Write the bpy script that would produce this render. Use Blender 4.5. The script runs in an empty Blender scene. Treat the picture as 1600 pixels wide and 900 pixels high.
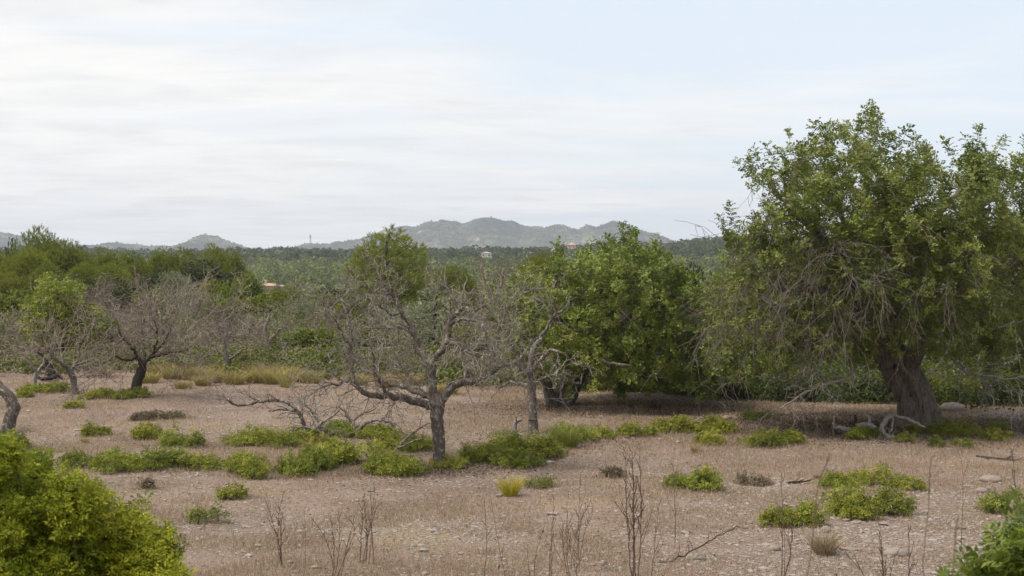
import bpy, math
import numpy as np
from mathutils import Vector

sc = bpy.context.scene
COL = sc.collection
F, HY, H = 2222.0, 400.0, 4.2              # focal length in px of a 1600 wide frame, horizon row, eye height
PITCH = math.atan((450.0 - HY) / F)
SP, CP = math.sin(PITCH), math.cos(PITCH)
RNG = np.random.default_rng(7)

# ------------------------------------------------------------------ noise and terrain
def _hash(ix, iy, s):
    n = (ix * 374761393 + iy * 668265263 + s * 982451653) & 0x7fffffff
    n = ((n ^ (n >> 13)) * 1274126177) & 0x7fffffff
    return ((n ^ (n >> 16)) & 0xffff) / 65535.0
def vnoise(x, y, s=0):
    x = np.asarray(x, float); y = np.asarray(y, float)
    ix = np.floor(x).astype(np.int64); iy = np.floor(y).astype(np.int64)
    fx = x - ix; fy = y - iy
    fx = fx * fx * (3 - 2 * fx); fy = fy * fy * (3 - 2 * fy)
    a = _hash(ix, iy, s); b = _hash(ix + 1, iy, s); c = _hash(ix, iy + 1, s); d = _hash(ix + 1, iy + 1, s)
    return (a + (b - a) * fx) * (1 - fy) + (c + (d - c) * fx) * fy
def fbm(x, y, o=4, s=0):
    v = 0; a = 0.5; x = np.asarray(x, float); y = np.asarray(y, float)
    for k in range(o):
        v = v + a * vnoise(x, y, s + k); x = x * 2.03 + 7.7; y = y * 2.03 + 3.1; a *= 0.5
    return v / (1 - 0.5 ** o)
def sstep(a, b, x):
    t = np.clip((np.asarray(x, float) - a) / (b - a), 0, 1)
    return t * t * (3 - 2 * t)
def terrain(x, y):
    x = np.asarray(x, float); y = np.asarray(y, float)
    px = 800 + x / np.maximum(y, 20) * F
    z = 2.2 * (1 - sstep(3, 14, y))
    f = 1 - sstep(200, 600, y)
    z = z + f * (0.10 * (fbm(x / 2.2, y / 2.2, 3, 11) - .5) + 0.28 * (fbm(x / 9, y / 9, 3, 21) - .5))
    z = z - 15 * sstep(75, 330, y)
    zr = np.interp(px, [-400, 0, 380, 600, 850, 1110, 1300, 2000], [1, 2, 2, 3, 5.5, 12, 13, 12])
    z = z + (15 + zr + 13 * (fbm(x / 110, y / 260, 4, 5) - .5)) * sstep(380, 1450, y)
    z = z - 45 * sstep(1550, 2700, y)
    return z
def ray(px, py):
    u = px - 800.0; v = 450.0 - py
    return np.array([u, F * CP + v * SP, -F * SP + v * CP])
def at(px, py, Y):
    d = ray(px, py)
    return np.array([0, 0, H]) + d * (Y / d[1])
def gp(px, py):                            # the ground point seen at a pixel
    d = ray(px, py); t = H / -d[2]
    p = np.array([0, 0, H]) + d * t
    for _ in range(6):
        g = float(terrain(p[0], p[1])); t = (H - g) / -d[2]; p = np.array([0, 0, H]) + d * t
    return p
def gx(px, Y):                             # the ground point at depth Y in the column px
    p = at(px, HY, Y); return np.array([p[0], Y, float(terrain(p[0], Y))])

# ------------------------------------------------------------------ mesh helpers
def mesh_np(name, V, faces, rnd=None, smooth=False, mat=None):
    """faces: list of (M,k) index arrays"""
    me = bpy.data.meshes.new(name)
    V = np.ascontiguousarray(V, np.float32)
    me.vertices.add(len(V)); me.vertices.foreach_set('co', V.ravel())
    li = np.concatenate([f.ravel() for f in faces]).astype(np.int32)
    tot = np.concatenate([np.full(len(f), f.shape[1], np.int32) for f in faces])
    st = np.concatenate([[0], np.cumsum(tot)[:-1]]).astype(np.int32)
    me.loops.add(len(li)); me.loops.foreach_set('vertex_index', li)
    me.polygons.add(len(tot)); me.polygons.foreach_set('loop_start', st)
    me.polygons.foreach_set('use_smooth', np.full(len(tot), smooth, bool))
    me.update(calc_edges=True)
    if rnd is not None:
        a = me.attributes.new('rnd', 'FLOAT', 'FACE'); a.data.foreach_set('value', np.ascontiguousarray(rnd, np.float32))
    if mat is not None: me.materials.append(mat)
    return me
def link(name, me, parent=None):
    o = bpy.data.objects.new(name, me); COL.objects.link(o)
    if parent is not None: o.parent = parent
    return o
def thing(name, loc, label, cat, group=None):
    o = bpy.data.objects.new(name, None); COL.objects.link(o)
    o.empty_display_size = 0.2
    o.location = [float(v) for v in loc]
    tag(o, label, cat, group); return o
def tag(o, label=None, cat=None, group=None, kind=None):
    if label: o['label'] = label
    if cat: o['category'] = cat
    if group: o['group'] = group
    if kind: o['kind'] = kind
    return o
def copy_thing(root, loc, label, scale=(1, 1, 1), rz=0, group=None):
    c = root.copy(); COL.objects.link(c); c.location = [float(v) for v in loc]; c.scale = scale; c.rotation_euler = (0, 0, rz)
    c['label'] = label
    if group: c['group'] = group
    elif 'group' in c: del c['group']
    for ch in root.children:
        d = ch.copy(); COL.objects.link(d); d.parent = c
    return c
def norm(a):
    return a / np.maximum(np.linalg.norm(a, axis=-1, keepdims=True), 1e-9)
def frames(d, rng):
    d = norm(d); r = rng.normal(size=d.shape)
    u = norm(np.cross(d, r)); v = np.cross(d, u)
    return u, v, d
def leaf_quads(P, D, N, L, W):
    """rhombic leaf blades: base, side, tip, side -> (M,4,3)"""
    D = norm(D); S = norm(np.cross(D, N)); Nn = np.cross(S, D)
    L = np.asarray(L).reshape(-1, 1); W = np.asarray(W).reshape(-1, 1)
    m = P + D * L * 0.5 + Nn * L * 0.06
    return np.stack([P, m + S * W * .5, P + D * L, m - S * W * .5], 1)
def place(template, P, D, S, rng, roll=True):
    """template list of (k,4,3) arrays with +Z as axis; returns (sum,4,3) and the instance number of each quad"""
    out = []; idx = []
    which = rng.integers(len(template), size=len(P))
    u, v, d = frames(D, rng)
    M = np.stack([u, v, d], 2)            # columns
    for t in range(len(template)):
        k = np.where(which == t)[0]
        if not len(k): continue
        T = template[t]
        Q = np.einsum('nij,abj->nabi', M[k], T) * np.asarray(S)[k][:, None, None, None] + P[k][:, None, None, :]
        out.append(Q.reshape(-1, 4, 3)); idx.append(np.repeat(k, len(T)))
    return np.concatenate(out), np.concatenate(idx)
def quads_mesh(name, Q, rnd, mat, origin=(0, 0, 0)):
    V = Q.reshape(-1, 3) - np.asarray(origin)
    return mesh_np(name, V, [np.arange(len(V)).reshape(-1, 4)], rnd, False, mat)

# ------------------------------------------------------------------ materials
def new_mat(name):
    m = bpy.data.materials.new(name); m.use_nodes = True
    nt = m.node_tree
    return m, nt, nt.nodes['Principled BSDF'], nt.nodes['Material Output']
def ramp(nt, fac, stops):
    r = nt.nodes.new('ShaderNodeValToRGB')
    while len(r.color_ramp.elements) < len(stops): r.color_ramp.elements.new(0.5)
    for e, (p, c) in zip(r.color_ramp.elements, stops):
        e.position = p; e.color = (*c, 1)
    nt.links.new(fac, r.inputs[0]); return r.outputs[0]
def noise(nt, scale, detail=4, rough=.55, vec=None, dist=0):
    n = nt.nodes.new('ShaderNodeTexNoise'); n.inputs['Scale'].default_value = scale
    n.inputs['Detail'].default_value = detail; n.inputs['Roughness'].default_value = rough; n.inputs['Distortion'].default_value = dist
    if vec is not None: nt.links.new(vec, n.inputs['Vector'])
    return n.outputs['Fac']
def mapped(nt, scale):
    tc = nt.nodes.new('ShaderNodeTexCoord'); mp = nt.nodes.new('ShaderNodeMapping')
    mp.inputs['Scale'].default_value = scale; nt.links.new(tc.outputs['Object'], mp.inputs['Vector']); return mp.outputs[0]
def mixc(nt, fac, a, b, mode='MIX'):
    m = nt.nodes.new('ShaderNodeMix'); m.data_type = 'RGBA'; m.blend_type = mode
    for s, v in ((m.inputs[0], fac), (m.inputs[6], a), (m.inputs[7], b)):
        if isinstance(v, (int, float)): s.default_value = v
        elif isinstance(v, tuple): s.default_value = (*v, 1)
        else: nt.links.new(v, s)
    return m.outputs[2]
def math_n(nt, op, a, b=0.0):
    m = nt.nodes.new('ShaderNodeMath'); m.operation = op
    for s, v in ((m.inputs[0], a), (m.inputs[1], b)):
        if isinstance(v, (int, float)): s.default_value = v
        else: nt.links.new(v, s)
    return m.outputs[0]
def leaf_mat(name, stops, trans=0.3, rough=.5, spec=.35, objvar=0.3):
    m, nt, b, out = new_mat(name)
    at_ = nt.nodes.new('ShaderNodeAttribute'); at_.attribute_name = 'rnd'
    c = ramp(nt, at_.outputs['Fac'], stops)
    oi = nt.nodes.new('ShaderNodeObjectInfo')
    hv = nt.nodes.new('ShaderNodeHueSaturation')
    nt.links.new(c, hv.inputs['Color'])
    nt.links.new(math_n(nt, 'ADD', math_n(nt, 'MULTIPLY', oi.outputs['Random'], objvar), 1 - objvar / 2), hv.inputs['Value'])
    r2 = math_n(nt, 'FRACT', math_n(nt, 'MULTIPLY', oi.outputs['Random'], 7.31))
    nt.links.new(math_n(nt, 'ADD', math_n(nt, 'MULTIPLY', r2, .018), .493), hv.inputs['Hue'])
    c = hv.outputs['Color']
    nt.links.new(c, b.inputs['Base Color'])
    b.inputs['Roughness'].default_value = rough; b.inputs['Specular IOR Level'].default_value = spec
    t = nt.nodes.new('ShaderNodeBsdfTranslucent'); mx = nt.nodes.new('ShaderNodeMixShader')
    tc = mixc(nt, 0.5, c, (0.22, 0.28, 0.04)) if trans else c
    nt.links.new(tc, t.inputs['Color']); mx.inputs[0].default_value = trans
    nt.links.new(b.outputs[0], mx.inputs[1]); nt.links.new(t.outputs[0], mx.inputs[2]); nt.links.new(mx.outputs[0], out.inputs['Surface'])
    return m
def bark_mat(name, dark, mid, pale, pale_amt=.62, scale=1.0, stretch=.18):
    m, nt, b, out = new_mat(name)
    v = mapped(nt, (1, 1, stretch))
    n1 = noise(nt, 26 * scale, 6, .7, v); n2 = noise(nt, 2.2 * scale, 4, .6); 
    tc = nt.nodes.new('ShaderNodeTexCoord'); n3 = noise(nt, 9 * scale, 5, .65, tc.outputs['Object'])
    c = ramp(nt, n1, [(.32, dark), (.55, mid), (.75, tuple(x * 1.35 for x in mid))])
    msk = ramp(nt, n3, [(pale_amt, (0, 0, 0)), (pale_amt + .12, (1, 1, 1))])
    c = mixc(nt, msk, c, pale)
    nt.links.new(c, b.inputs['Base Color']); b.inputs['Roughness'].default_value = .9; b.inputs['Specular IOR Level'].default_value = .15
    bp = nt.nodes.new('ShaderNodeBump'); bp.inputs['Strength'].default_value = .9; bp.inputs['Distance'].default_value = .03
    nt.links.new(n1, bp.inputs['Height']); nt.links.new(bp.outputs[0], b.inputs['Normal'])
    return m
MAT = {}
MAT['carob'] = leaf_mat('carob_leaf', [(0, (0.067, 0.088, 0.014)), (0.5, (0.129, 0.157, 0.023)), (0.85, (0.201, 0.221, 0.041)), (1, (0.28, 0.274, 0.081))], .18, .48, .3, 0.06)
MAT['carob_mid'] = leaf_mat('carob_leaf_bright', [(0, (0.069, 0.1, 0.014)), (0.5, (0.147, 0.196, 0.026)), (0.85, (0.236, 0.278, 0.045)), (1, (0.31, 0.318, 0.08))], .18, .48, .3, 0.06)
MAT['lentisk'] = leaf_mat('lentisk_leaf', [(0, (0.098, 0.114, 0.015)), (0.5, (0.192, 0.207, 0.025)), (0.85, (0.286, 0.289, 0.038)), (0.985, (0.384, 0.337, 0.06)), (1, (0.371, 0.133, 0.043))], .28, .55, .25)
MAT['lentisk_near'] = leaf_mat('lentisk_leaf_fresh', [(0, (0.09, 0.125, 0.006)), (0.45, (0.193, 0.232, 0.009)), (0.8, (0.333, 0.351, 0.018)), (1, (0.538, 0.476, 0.05))], .35, .55, .2)
MAT['lentisk_dark'] = leaf_mat('lentisk_leaf_leathery', [(0, (0.054, 0.081, 0.012)), (0.5, (0.121, 0.156, 0.018)), (0.85, (0.23, 0.256, 0.03)), (1, (0.338, 0.325, 0.05))], .3, .45, .35)
MAT['yellowbush'] = leaf_mat('yellow_green_leaf', [(0, (.09, .11, .014)), (.5, (.19, .215, .026)), (1, (.30, .30, .05))], .3, .55, .25)
MAT['pine'] = leaf_mat('pine_needles', [(0, (0.083, 0.094, 0.012)), (0.5, (0.177, 0.187, 0.021)), (1, (0.28, 0.28, 0.043))], .28, .65, .15)
MAT['pine_far'] = leaf_mat('wood_leaf', [(0, (0.048, 0.058, 0.017)), (0.5, (0.109, 0.126, 0.029)), (1, (0.189, 0.198, 0.05))], .2, .8, .1)
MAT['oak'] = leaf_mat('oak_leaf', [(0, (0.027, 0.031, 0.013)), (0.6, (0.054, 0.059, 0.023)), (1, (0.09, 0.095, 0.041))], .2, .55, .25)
MAT['oak_far'] = leaf_mat('ridge_leaf', [(0, (0.024, 0.031, 0.014)), (0.6, (0.053, 0.064, 0.026)), (1, (0.11, 0.121, 0.05))], .2, .8, .1)
MAT['olive'] = leaf_mat('olive_leaf', [(0, (0.131, 0.14, 0.075)), (0.5, (0.237, 0.244, 0.143)), (1, (0.375, 0.375, 0.26))], .2, .55, .3)
MAT['bush'] = leaf_mat('bush_leaf', [(0, (0.072, 0.09, 0.014)), (0.5, (0.156, 0.18, 0.026)), (1, (0.273, 0.282, 0.05))], .28, .55, .25)
MAT['under'] = leaf_mat('scrub_leaf', [(0, (0.055, 0.073, 0.016)), (0.4, (0.11, 0.134, 0.028)), (0.62, (0.154, 0.157, 0.055)), (0.82, (0.16, 0.134, 0.088)), (1, (0.198, 0.162, 0.11))], .2, .8, .1)
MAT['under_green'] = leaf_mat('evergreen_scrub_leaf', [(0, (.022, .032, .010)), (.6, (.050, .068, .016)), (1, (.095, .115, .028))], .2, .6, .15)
MAT['litter'] = leaf_mat('fallen_leaf', [(0, (.055, .036, .026)), (.6, (.115, .078, .056)), (1, (.20, .15, .11))], 0, .9, .05)  # real litter, its brown darkened to carry the shade under the carobs
MAT['drygrass'] = leaf_mat('dry_grass_blade', [(0, (0.201, 0.135, 0.097)), (0.5, (0.337, 0.245, 0.18)), (0.85, (0.432, 0.336, 0.239)), (1, (0.503, 0.409, 0.292))], .2, .8, .1, 0)
MAT['straw'] = leaf_mat('straw_blade', [(0, (0.243, 0.17, 0.074)), (0.5, (0.385, 0.289, 0.126)), (1, (0.487, 0.392, 0.189))], .3, .7, .15, .1)
MAT['tuft'] = leaf_mat('tuft_blade', [(0, (0.21, 0.216, 0.02)), (0.5, (0.48, 0.405, 0.03)), (1, (0.72, 0.567, 0.08))], .35, .6, .2, .15)
MAT['rush'] = leaf_mat('rush_blade', [(0, (.08, .10, .02)), (.5, (.15, .17, .035)), (1, (.27, .25, .07))], .3, .6, .2, .15)
MAT['brownleaf'] = leaf_mat('withered_leaf', [(0, (.10, .072, .05)), (.6, (.18, .14, .098)), (1, (.27, .22, .15))], .15, .8, .15)
MAT['carob_bark'] = bark_mat('carob_bark', (.028, .022, .018), (.165, .135, .110), (.29, .255, .215), .62, .8, .10)
MAT['dead_bark'] = bark_mat('dead_almond_bark', (.050, .040, .034), (.150, .122, .104), (.36, .335, .29), .54)
MAT['stem'] = bark_mat('almond_trunk_bark', (.045, .038, .035), (.17, .145, .13), (.25, .235, .21), .62)
MAT['twig'] = bark_mat('grey_twig', (.115, .096, .084), (.235, .20, .172), (.40, .365, .32), .55)
MAT['twig_far'] = bark_mat('grey_brown_twig', (.135, .105, .090), (.245, .195, .165), (.33, .28, .24), .6)
MAT['twig_grey'] = bark_mat('hanging_twig', (.085, .068, .058), (.175, .145, .125), (.30, .265, .23), .58)
MAT['dark_bark'] = bark_mat('dark_bark', (.022, .018, .016), (.060, .048, .042), (.14, .125, .11), .64)
MAT['pale_wood'] = bark_mat('weathered_wood', (.12, .105, .092), (.26, .23, .205), (.42, .39, .355), .6)
MAT['dry_stalk'] = bark_mat('dry_stalk', (.075, .050, .040), (.150, .100, .078), (.23, .17, .13), .62)
MAT['pod'] = leaf_mat('carob_pod', [(0, (.02, .012, .010)), (1, (.05, .028, .022))], 0, .5, .3)

def stone_mat():
    m, nt, b, out = new_mat('limestone')
    tc = nt.nodes.new('ShaderNodeTexCoord')
    n = noise(nt, 14, 5, .6, tc.outputs['Object'])
    c = ramp(nt, n, [(.3, (.20, .17, .145)), (.55, (.31, .275, .245)), (.8, (.42, .385, .35))])
    g = nt.nodes.new('ShaderNodeNewGeometry')
    c = mixc(nt, math_n(nt, 'MULTIPLY', g.outputs['Random Per Island'], .85), c, (.21, .16, .13))
    nt.links.new(c, b.inputs['Base Color']); b.inputs['Roughness'].default_value = .9
    bp = nt.nodes.new('ShaderNodeBump'); bp.inputs['Strength'].default_value = .5; bp.inputs['Distance'].default_value = .02
    nt.links.new(n, bp.inputs['Height']); nt.links.new(bp.outputs[0], b.inputs['Normal'])
    return m
MAT['stone'] = stone_mat()
def ground_mat():
    m, nt, b, out = new_mat('dry_field_soil')
    tc = nt.nodes.new('ShaderNodeTexCoord'); P = tc.outputs['Object']
    big = noise(nt, .11, 4, .55, P); med = noise(nt, .9, 5, .6, P); fine = noise(nt, 14, 6, .7, P); grit = noise(nt, 55, 4, .7, P); pat = noise(nt, .32, 5, .65, P)
    c = ramp(nt, big, [(.35, (0.220, 0.153, 0.120)), (.5, (0.255, 0.185, 0.147)), (.66, (0.273, 0.200, 0.144))])
    c = mixc(nt, ramp(nt, med, [(.42, (0, 0, 0)), (.68, (.75, .75, .75))]), c, (0.295, 0.228, 0.190))
    c = mixc(nt, ramp(nt, med, [(.30, (.7, .7, .7)), (.44, (0, 0, 0))]), c, (0.181, 0.120, 0.091))
    c = mixc(nt, ramp(nt, pat, [(.54, (0, 0, 0)), (.64, (.75, .75, .75))]), c, (0.291, 0.215, 0.136))
    c = mixc(nt, ramp(nt, pat, [(.36, (.7, .7, .7)), (.45, (0, 0, 0))]), c, (0.209, 0.159, 0.133))
    c = mixc(nt, ramp(nt, fine, [(.36, (.9, .9, .9)), (.48, (0, 0, 0))]), c, (0.116, 0.080, 0.061))
    c = mixc(nt, ramp(nt, fine, [(.59, (0, 0, 0)), (.70, (.8, .8, .8))]), c, (0.368, 0.306, 0.256))
    c = mixc(nt, ramp(nt, grit, [(.36, (.7, .7, .7)), (.46, (0, 0, 0))]), c, (0.132, 0.091, 0.069))
    vo = nt.nodes.new('ShaderNodeTexVoronoi'); vo.inputs['Scale'].default_value = 5.5; vo.inputs['Randomness'].default_value = 1
    nt.links.new(P, vo.inputs['Vector'])
    st = ramp(nt, vo.outputs['Distance'], [(.16, (1, 1, 1)), (.24, (0, 0, 0))])
    stm = math_n(nt, 'MULTIPLY', st, ramp(nt, noise(nt, .55, 3, .6, P), [(.48, (0, 0, 0)), (.62, (.9, .9, .9))]))
    c = mixc(nt, stm, c, (.34, .305, .275))
    sx = nt.nodes.new('ShaderNodeSeparateXYZ'); nt.links.new(P, sx.inputs[0])
    far = nt.nodes.new('ShaderNodeMapRange'); far.inputs['From Min'].default_value = 60; far.inputs['From Max'].default_value = 110
    nt.links.new(sx.outputs['Y'], far.inputs['Value'])
    scrub = ramp(nt, noise(nt, .05, 5, .6, P), [(.4, (.045, .055, .022)), (.6, (.10, .092, .055))])
    c = mixc(nt, far.outputs[0], c, scrub)
    nt.links.new(c, b.inputs['Base Color']); b.inputs['Roughness'].default_value = .95; b.inputs['Specular IOR Level'].default_value = .1
    bp = nt.nodes.new('ShaderNodeBump'); bp.inputs['Strength'].default_value = .8; bp.inputs['Distance'].default_value = .06
    nt.links.new(fine, bp.inputs['Height']); nt.links.new(bp.outputs[0], b.inputs['Normal'])
    return m
MAT['ground'] = ground_mat()
def mountain_mat():
    m, nt, b, out = new_mat('wooded_mountain')
    tc = nt.nodes.new('ShaderNodeTexCoord'); P = tc.outputs['Object']
    n = noise(nt, .0045, 6, .62, P, .8); f = noise(nt, .05, 5, .75, P)
    c = ramp(nt, n, [(.40, (.034, .038, .020)), (.52, (.085, .082, .042)), (.62, (.21, .19, .125)), (.75, (.30, .26, .20))])
    c = mixc(nt, ramp(nt, f, [(.42, (.8, .8, .8)), (.55, (0, 0, 0))]), c, (.028, .036, .016))
    c = mixc(nt, ramp(nt, noise(nt, .02, 4, .65, P), [(.60, (0, 0, 0)), (.70, (.8, .8, .8))]), c, (.36, .32, .27))
    nt.links.new(c, b.inputs['Base Color']); b.inputs['Roughness'].default_value = 1; b.inputs['Specular IOR Level'].default_value = 0
    return m
MAT['mountain'] = mountain_mat()
def flat_mat(name, c, var=.12, scale=3, rough=.85):
    m, nt, b, out = new_mat(name)
    tc = nt.nodes.new('ShaderNodeTexCoord')
    n = noise(nt, scale, 4, .6, tc.outputs['Object'])
    nt.links.new(ramp(nt, n, [(.3, tuple(x * (1 - var) for x in c)), (.7, tuple(x * (1 + var) for x in c))]), b.inputs['Base Color'])
    b.inputs['Roughness'].default_value = rough; return m
MAT['wall_white'] = flat_mat('white_render', (.58, .54, .49)); MAT['wall_tan'] = flat_mat('tan_render', (.50, .36, .25))
MAT['roof'] = flat_mat('clay_roof', (.42, .27, .19), .2, 6); MAT['roof_grey'] = flat_mat('pale_roof', (.36, .29, .25), .2, 6)
MAT['glass'] = flat_mat('dark_window', (.03, .035, .04), .1, 3, .2); MAT['steel'] = flat_mat('mast_steel', (.42, .42, .43), .1, 3, .5)

# ------------------------------------------------------------------ skeletons and tubes
class Skel:
    def __init__(s): s.P = []; s.par = []; s.R = []
    def add(s, p, par, r):
        s.P.append(np.asarray(p, float)); s.par.append(par); s.R.append(float(r)); return len(s.P) - 1
def catmull(C, step):
    C = np.asarray(C, float); n = len(C)
    if n < 2: return C
    E = np.vstack([2 * C[0] - C[1], C, 2 * C[-1] - C[-2]]); out = [C[0]]
    for i in range(n - 1):
        p0, p1, p2, p3 = E[i], E[i + 1], E[i + 2], E[i + 3]
        k = max(1, int(np.linalg.norm((p2 - p1)[:3]) / step))
        for j in range(1, k + 1):
            t = j / k
            out.append(.5 * ((2 * p1) + (-p0 + p2) * t + (2 * p0 - 5 * p1 + 4 * p2 - p3) * t * t + (-p0 + 3 * p1 - 3 * p2 + p3) * t ** 3))
    return np.array(out)
def limb(S, pts, par, step=.12, wob=0.0, rng=RNG):
    """pts: (x,y,z,r) control points in the world; returns the indices of the new nodes"""
    c = catmull(pts, step); ids = []
    for k, q in enumerate(c):
        if k == 0 and par >= 0: continue
        p = q[:3] + (rng.normal(size=3) * wob if 0 < k < len(c) - 1 else 0)
        par = S.add(p, par, max(q[3], .003)); ids.append(par)
    return ids
def pxl(pts, Y0):                          # (px,py,dy,radius px) -> world control points
    out = []
    for (a, b, dy, r) in pts:
        p = at(a, b, Y0 + dy); out.append([*p, r * (Y0 + dy) / F])
    return out
def nearest(S, p):
    A = np.array(S.P); return int(np.argmin(((A - p) ** 2).sum(1)))
def build_tubes(name, S, mat, origin, flute=0.0, minr=0.0, smooth=True):
    P = np.array(S.P); par = np.array(S.par); R = np.maximum(np.array(S.R), minr); n = len(P)
    has = par >= 0
    T = np.zeros_like(P); T[has] = norm(P[has] - P[par[has]])
    main = np.full(n, -1); best = np.full(n, -1.0)
    for i in range(n):
        p = par[i]
        if p >= 0 and (par[p] < 0 or T[i] @ T[p] > .2) and R[i] > best[p]: best[p] = R[i]; main[p] = i
    TG = T.copy(); k = main >= 0; TG[k] = norm(T[k] + T[main[k]])
    U = np.zeros_like(P)
    ref = np.array([.36, .92, .11])
    depth_order = range(n)
    for i in depth_order:
        u = U[par[i]] if par[i] >= 0 else ref
        u = u - TG[i] * (u @ TG[i]); l = math.sqrt(u @ u)
        if l < 1e-3:
            u = np.cross(TG[i], [0.3, .2, .9]); l = math.sqrt(u @ u) + 1e-9
        U[i] = u / l
    K = np.where(R > .11, 44, np.where(R > .045, 9, np.where(R > .014, 5, 3)))
    Vs = []; Fs = []; base = 0
    for kk in (3, 5, 9, 44):
        e = np.where(has & (K == kk))[0]
        ring_nodes = np.where(K == kk)[0]
        ang = np.arange(kk) / kk * 2 * np.pi
        def ring(idx, r, tg, u):
            w = np.cross(tg, u)
            rr = np.repeat(r[:, None], kk, 1)
            if flute and kk >= 9:
                s = P[idx, 2][:, None]
                a = ang[None]
                tw = .9 * np.sin(s * .8); f = .45 * np.sin(5 * a + 1.0 * s + tw) + .35 * np.abs(np.sin(4.5 * a + .7 * s + 1)) + .25 * np.sin(3 * a + 1.6 * s) + .30 * np.sin(11 * a + 1.4 * s) + .9 * (fbm(np.cos(a) * 1.9 + s * 1.1, np.sin(a) * 1.9 + s * .9, 3, 5) - .5)
                rr = rr * (1 + flute * f)
            return P[idx][:, None] + rr[..., None] * (np.cos(ang)[None, :, None] * u[:, None] + np.sin(ang)[None, :, None] * w[:, None])
        rid = np.full(n, -1); rid[ring_nodes] = np.arange(len(ring_nodes))
        V1 = ring(ring_nodes, R[ring_nodes], TG[ring_nodes], U[ring_nodes])
        pe = par[e]; shared = (main[pe] == e) & (K[pe] == kk)
        ns = e[~shared]; pn = par[ns]
        u2 = U[pn] - T[ns] * (U[pn] * T[ns]).sum(1, keepdims=True); bad = np.linalg.norm(u2, axis=1) < 1e-3
        u2[bad] = U[ns][bad]; u2 = norm(u2)
        r2 = np.where(main[pn] == ns, R[pn], np.minimum(R[ns] * 1.15, R[pn]))
        V2 = ring(pn, r2, T[ns], u2)
        st = np.empty(len(e), int); st[shared] = rid[pe[shared]]; st[~shared] = len(ring_nodes) + np.arange(len(ns))
        en = rid[e]
        V = np.concatenate([V1, V2]).reshape(-1, 3)
        j = np.arange(kk); j2 = (j + 1) % kk
        f = np.stack([st[:, None] * kk + j, st[:, None] * kk + j2, en[:, None] * kk + j2, en[:, None] * kk + j], 2).reshape(-1, 4) + base
        Vs.append(V); Fs.append(f); base += len(V)
    V = np.concatenate(Vs) - np.asarray(origin)
    return mesh_np(name, V, [np.concatenate(Fs)], None, smooth, mat)
def colonize(S, attr, step, infl, kill, iters, rng, jit=.25, bias=(0, 0, 0), rtip=.004, pw=2.3, rcap=.8):
    n0 = len(S.P); attr = np.asarray(attr)
    A = np.array(S.P); d = np.full(len(attr), 1e9); c = np.zeros(len(attr), int)
    for s in range(0, len(A), 400):
        dm = ((attr[:, None] - A[None, s:s + 400]) ** 2).sum(2); j = dm.argmin(1); v = dm[np.arange(len(attr)), j]
        k = v < d; d[k] = v[k]; c[k] = j[k] + s
    alive = np.ones(len(attr), bool); bias = np.array(bias)
    made = set()
    for it in range(iters):
        act = alive & (d < (infl if it > 12 else 1e9) ** 2)
        if not act.any(): break
        nodes, inv = np.unique(c[act], return_inverse=True)
        PN = np.array([S.P[i] for i in nodes])
        v = norm(attr[act] - PN[inv]); acc = np.zeros((len(nodes), 3)); np.add.at(acc, inv, v)
        dirs = norm(norm(acc) + rng.normal(size=acc.shape) * jit + bias)
        new = []
        for i, nd in enumerate(nodes):
            q = PN[i] + dirs[i] * step
            key = (int(nd), *np.round(dirs[i] * 2).astype(int))
            if key in made: q = q + rng.normal(size=3) * step * .3
            made.add(key)
            new.append(S.add(q, int(nd), rtip))
        NP = np.array([S.P[i] for i in new]); ai = np.where(alive)[0]
        for s in range(0, len(NP), 300):
            dm = ((attr[ai][:, None] - NP[None, s:s + 300]) ** 2).sum(2); j = dm.argmin(1); vv = dm[np.arange(len(ai)), j]
            k = vv < d[ai]; d[ai[k]] = vv[k]; c[ai[k]] = np.array(new)[s + j[k]]
        alive &= d > kill ** 2
        if len(S.P) > n0 + 14000: break
    # radii: pipe model on the new nodes
    n = len(S.P); acc = np.zeros(n); nch = np.zeros(n, int)
    for i in range(n - 1, n0 - 1, -1):
        a = acc[i] if acc[i] > 0 else rtip ** pw
        S.R[i] = a ** (1 / pw); p = S.par[i]; acc[p] += a; nch[p] += 1
    for i in range(n0, n):
        S.R[i] = min(S.R[i], S.R[S.par[i]] * (rcap if S.par[i] < n0 else 1.0))
    tips = [i for i in range(n0, n) if nch[i] == 0]
    thin = [i for i in range(n0, n) if nch[i] > 0 and S.R[i] < rtip * 2.6]
    return np.array(tips, int), np.array(thin, int)
def rot_dir(d, ang, rng):
    u, v, w = frames(d[None], rng); return w[0] * math.cos(ang) + u[0] * math.sin(ang)
def twigs(S, start, d, length, r, lvl, rng, gn=.22, up=0.0, spawn=.5, seg=.11, ratio=(.35, .75), ang=(.5, 1.2), rmin=.0035):
    n = max(2, int(length / seg)); cur = start; d = norm(np.asarray(d, float))
    for k in range(n):
        d = norm(d + rng.normal(size=3) * gn + np.array([0, 0, up]))
        p = S.P[cur] + d * seg
        rr = max(rmin, r * (1 - .75 * (k + 1) / n))
        cur = S.add(p, cur, rr)
        if lvl > 0 and k >= 0 and rng.random() < spawn:
            dd = rot_dir(d, rng.uniform(*ang), rng)
            twigs(S, cur, dd, length * rng.uniform(*ratio), max(rmin, rr * .7), lvl - 1, rng, gn, up, spawn, seg, ratio, ang, rmin)
    return cur

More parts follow.
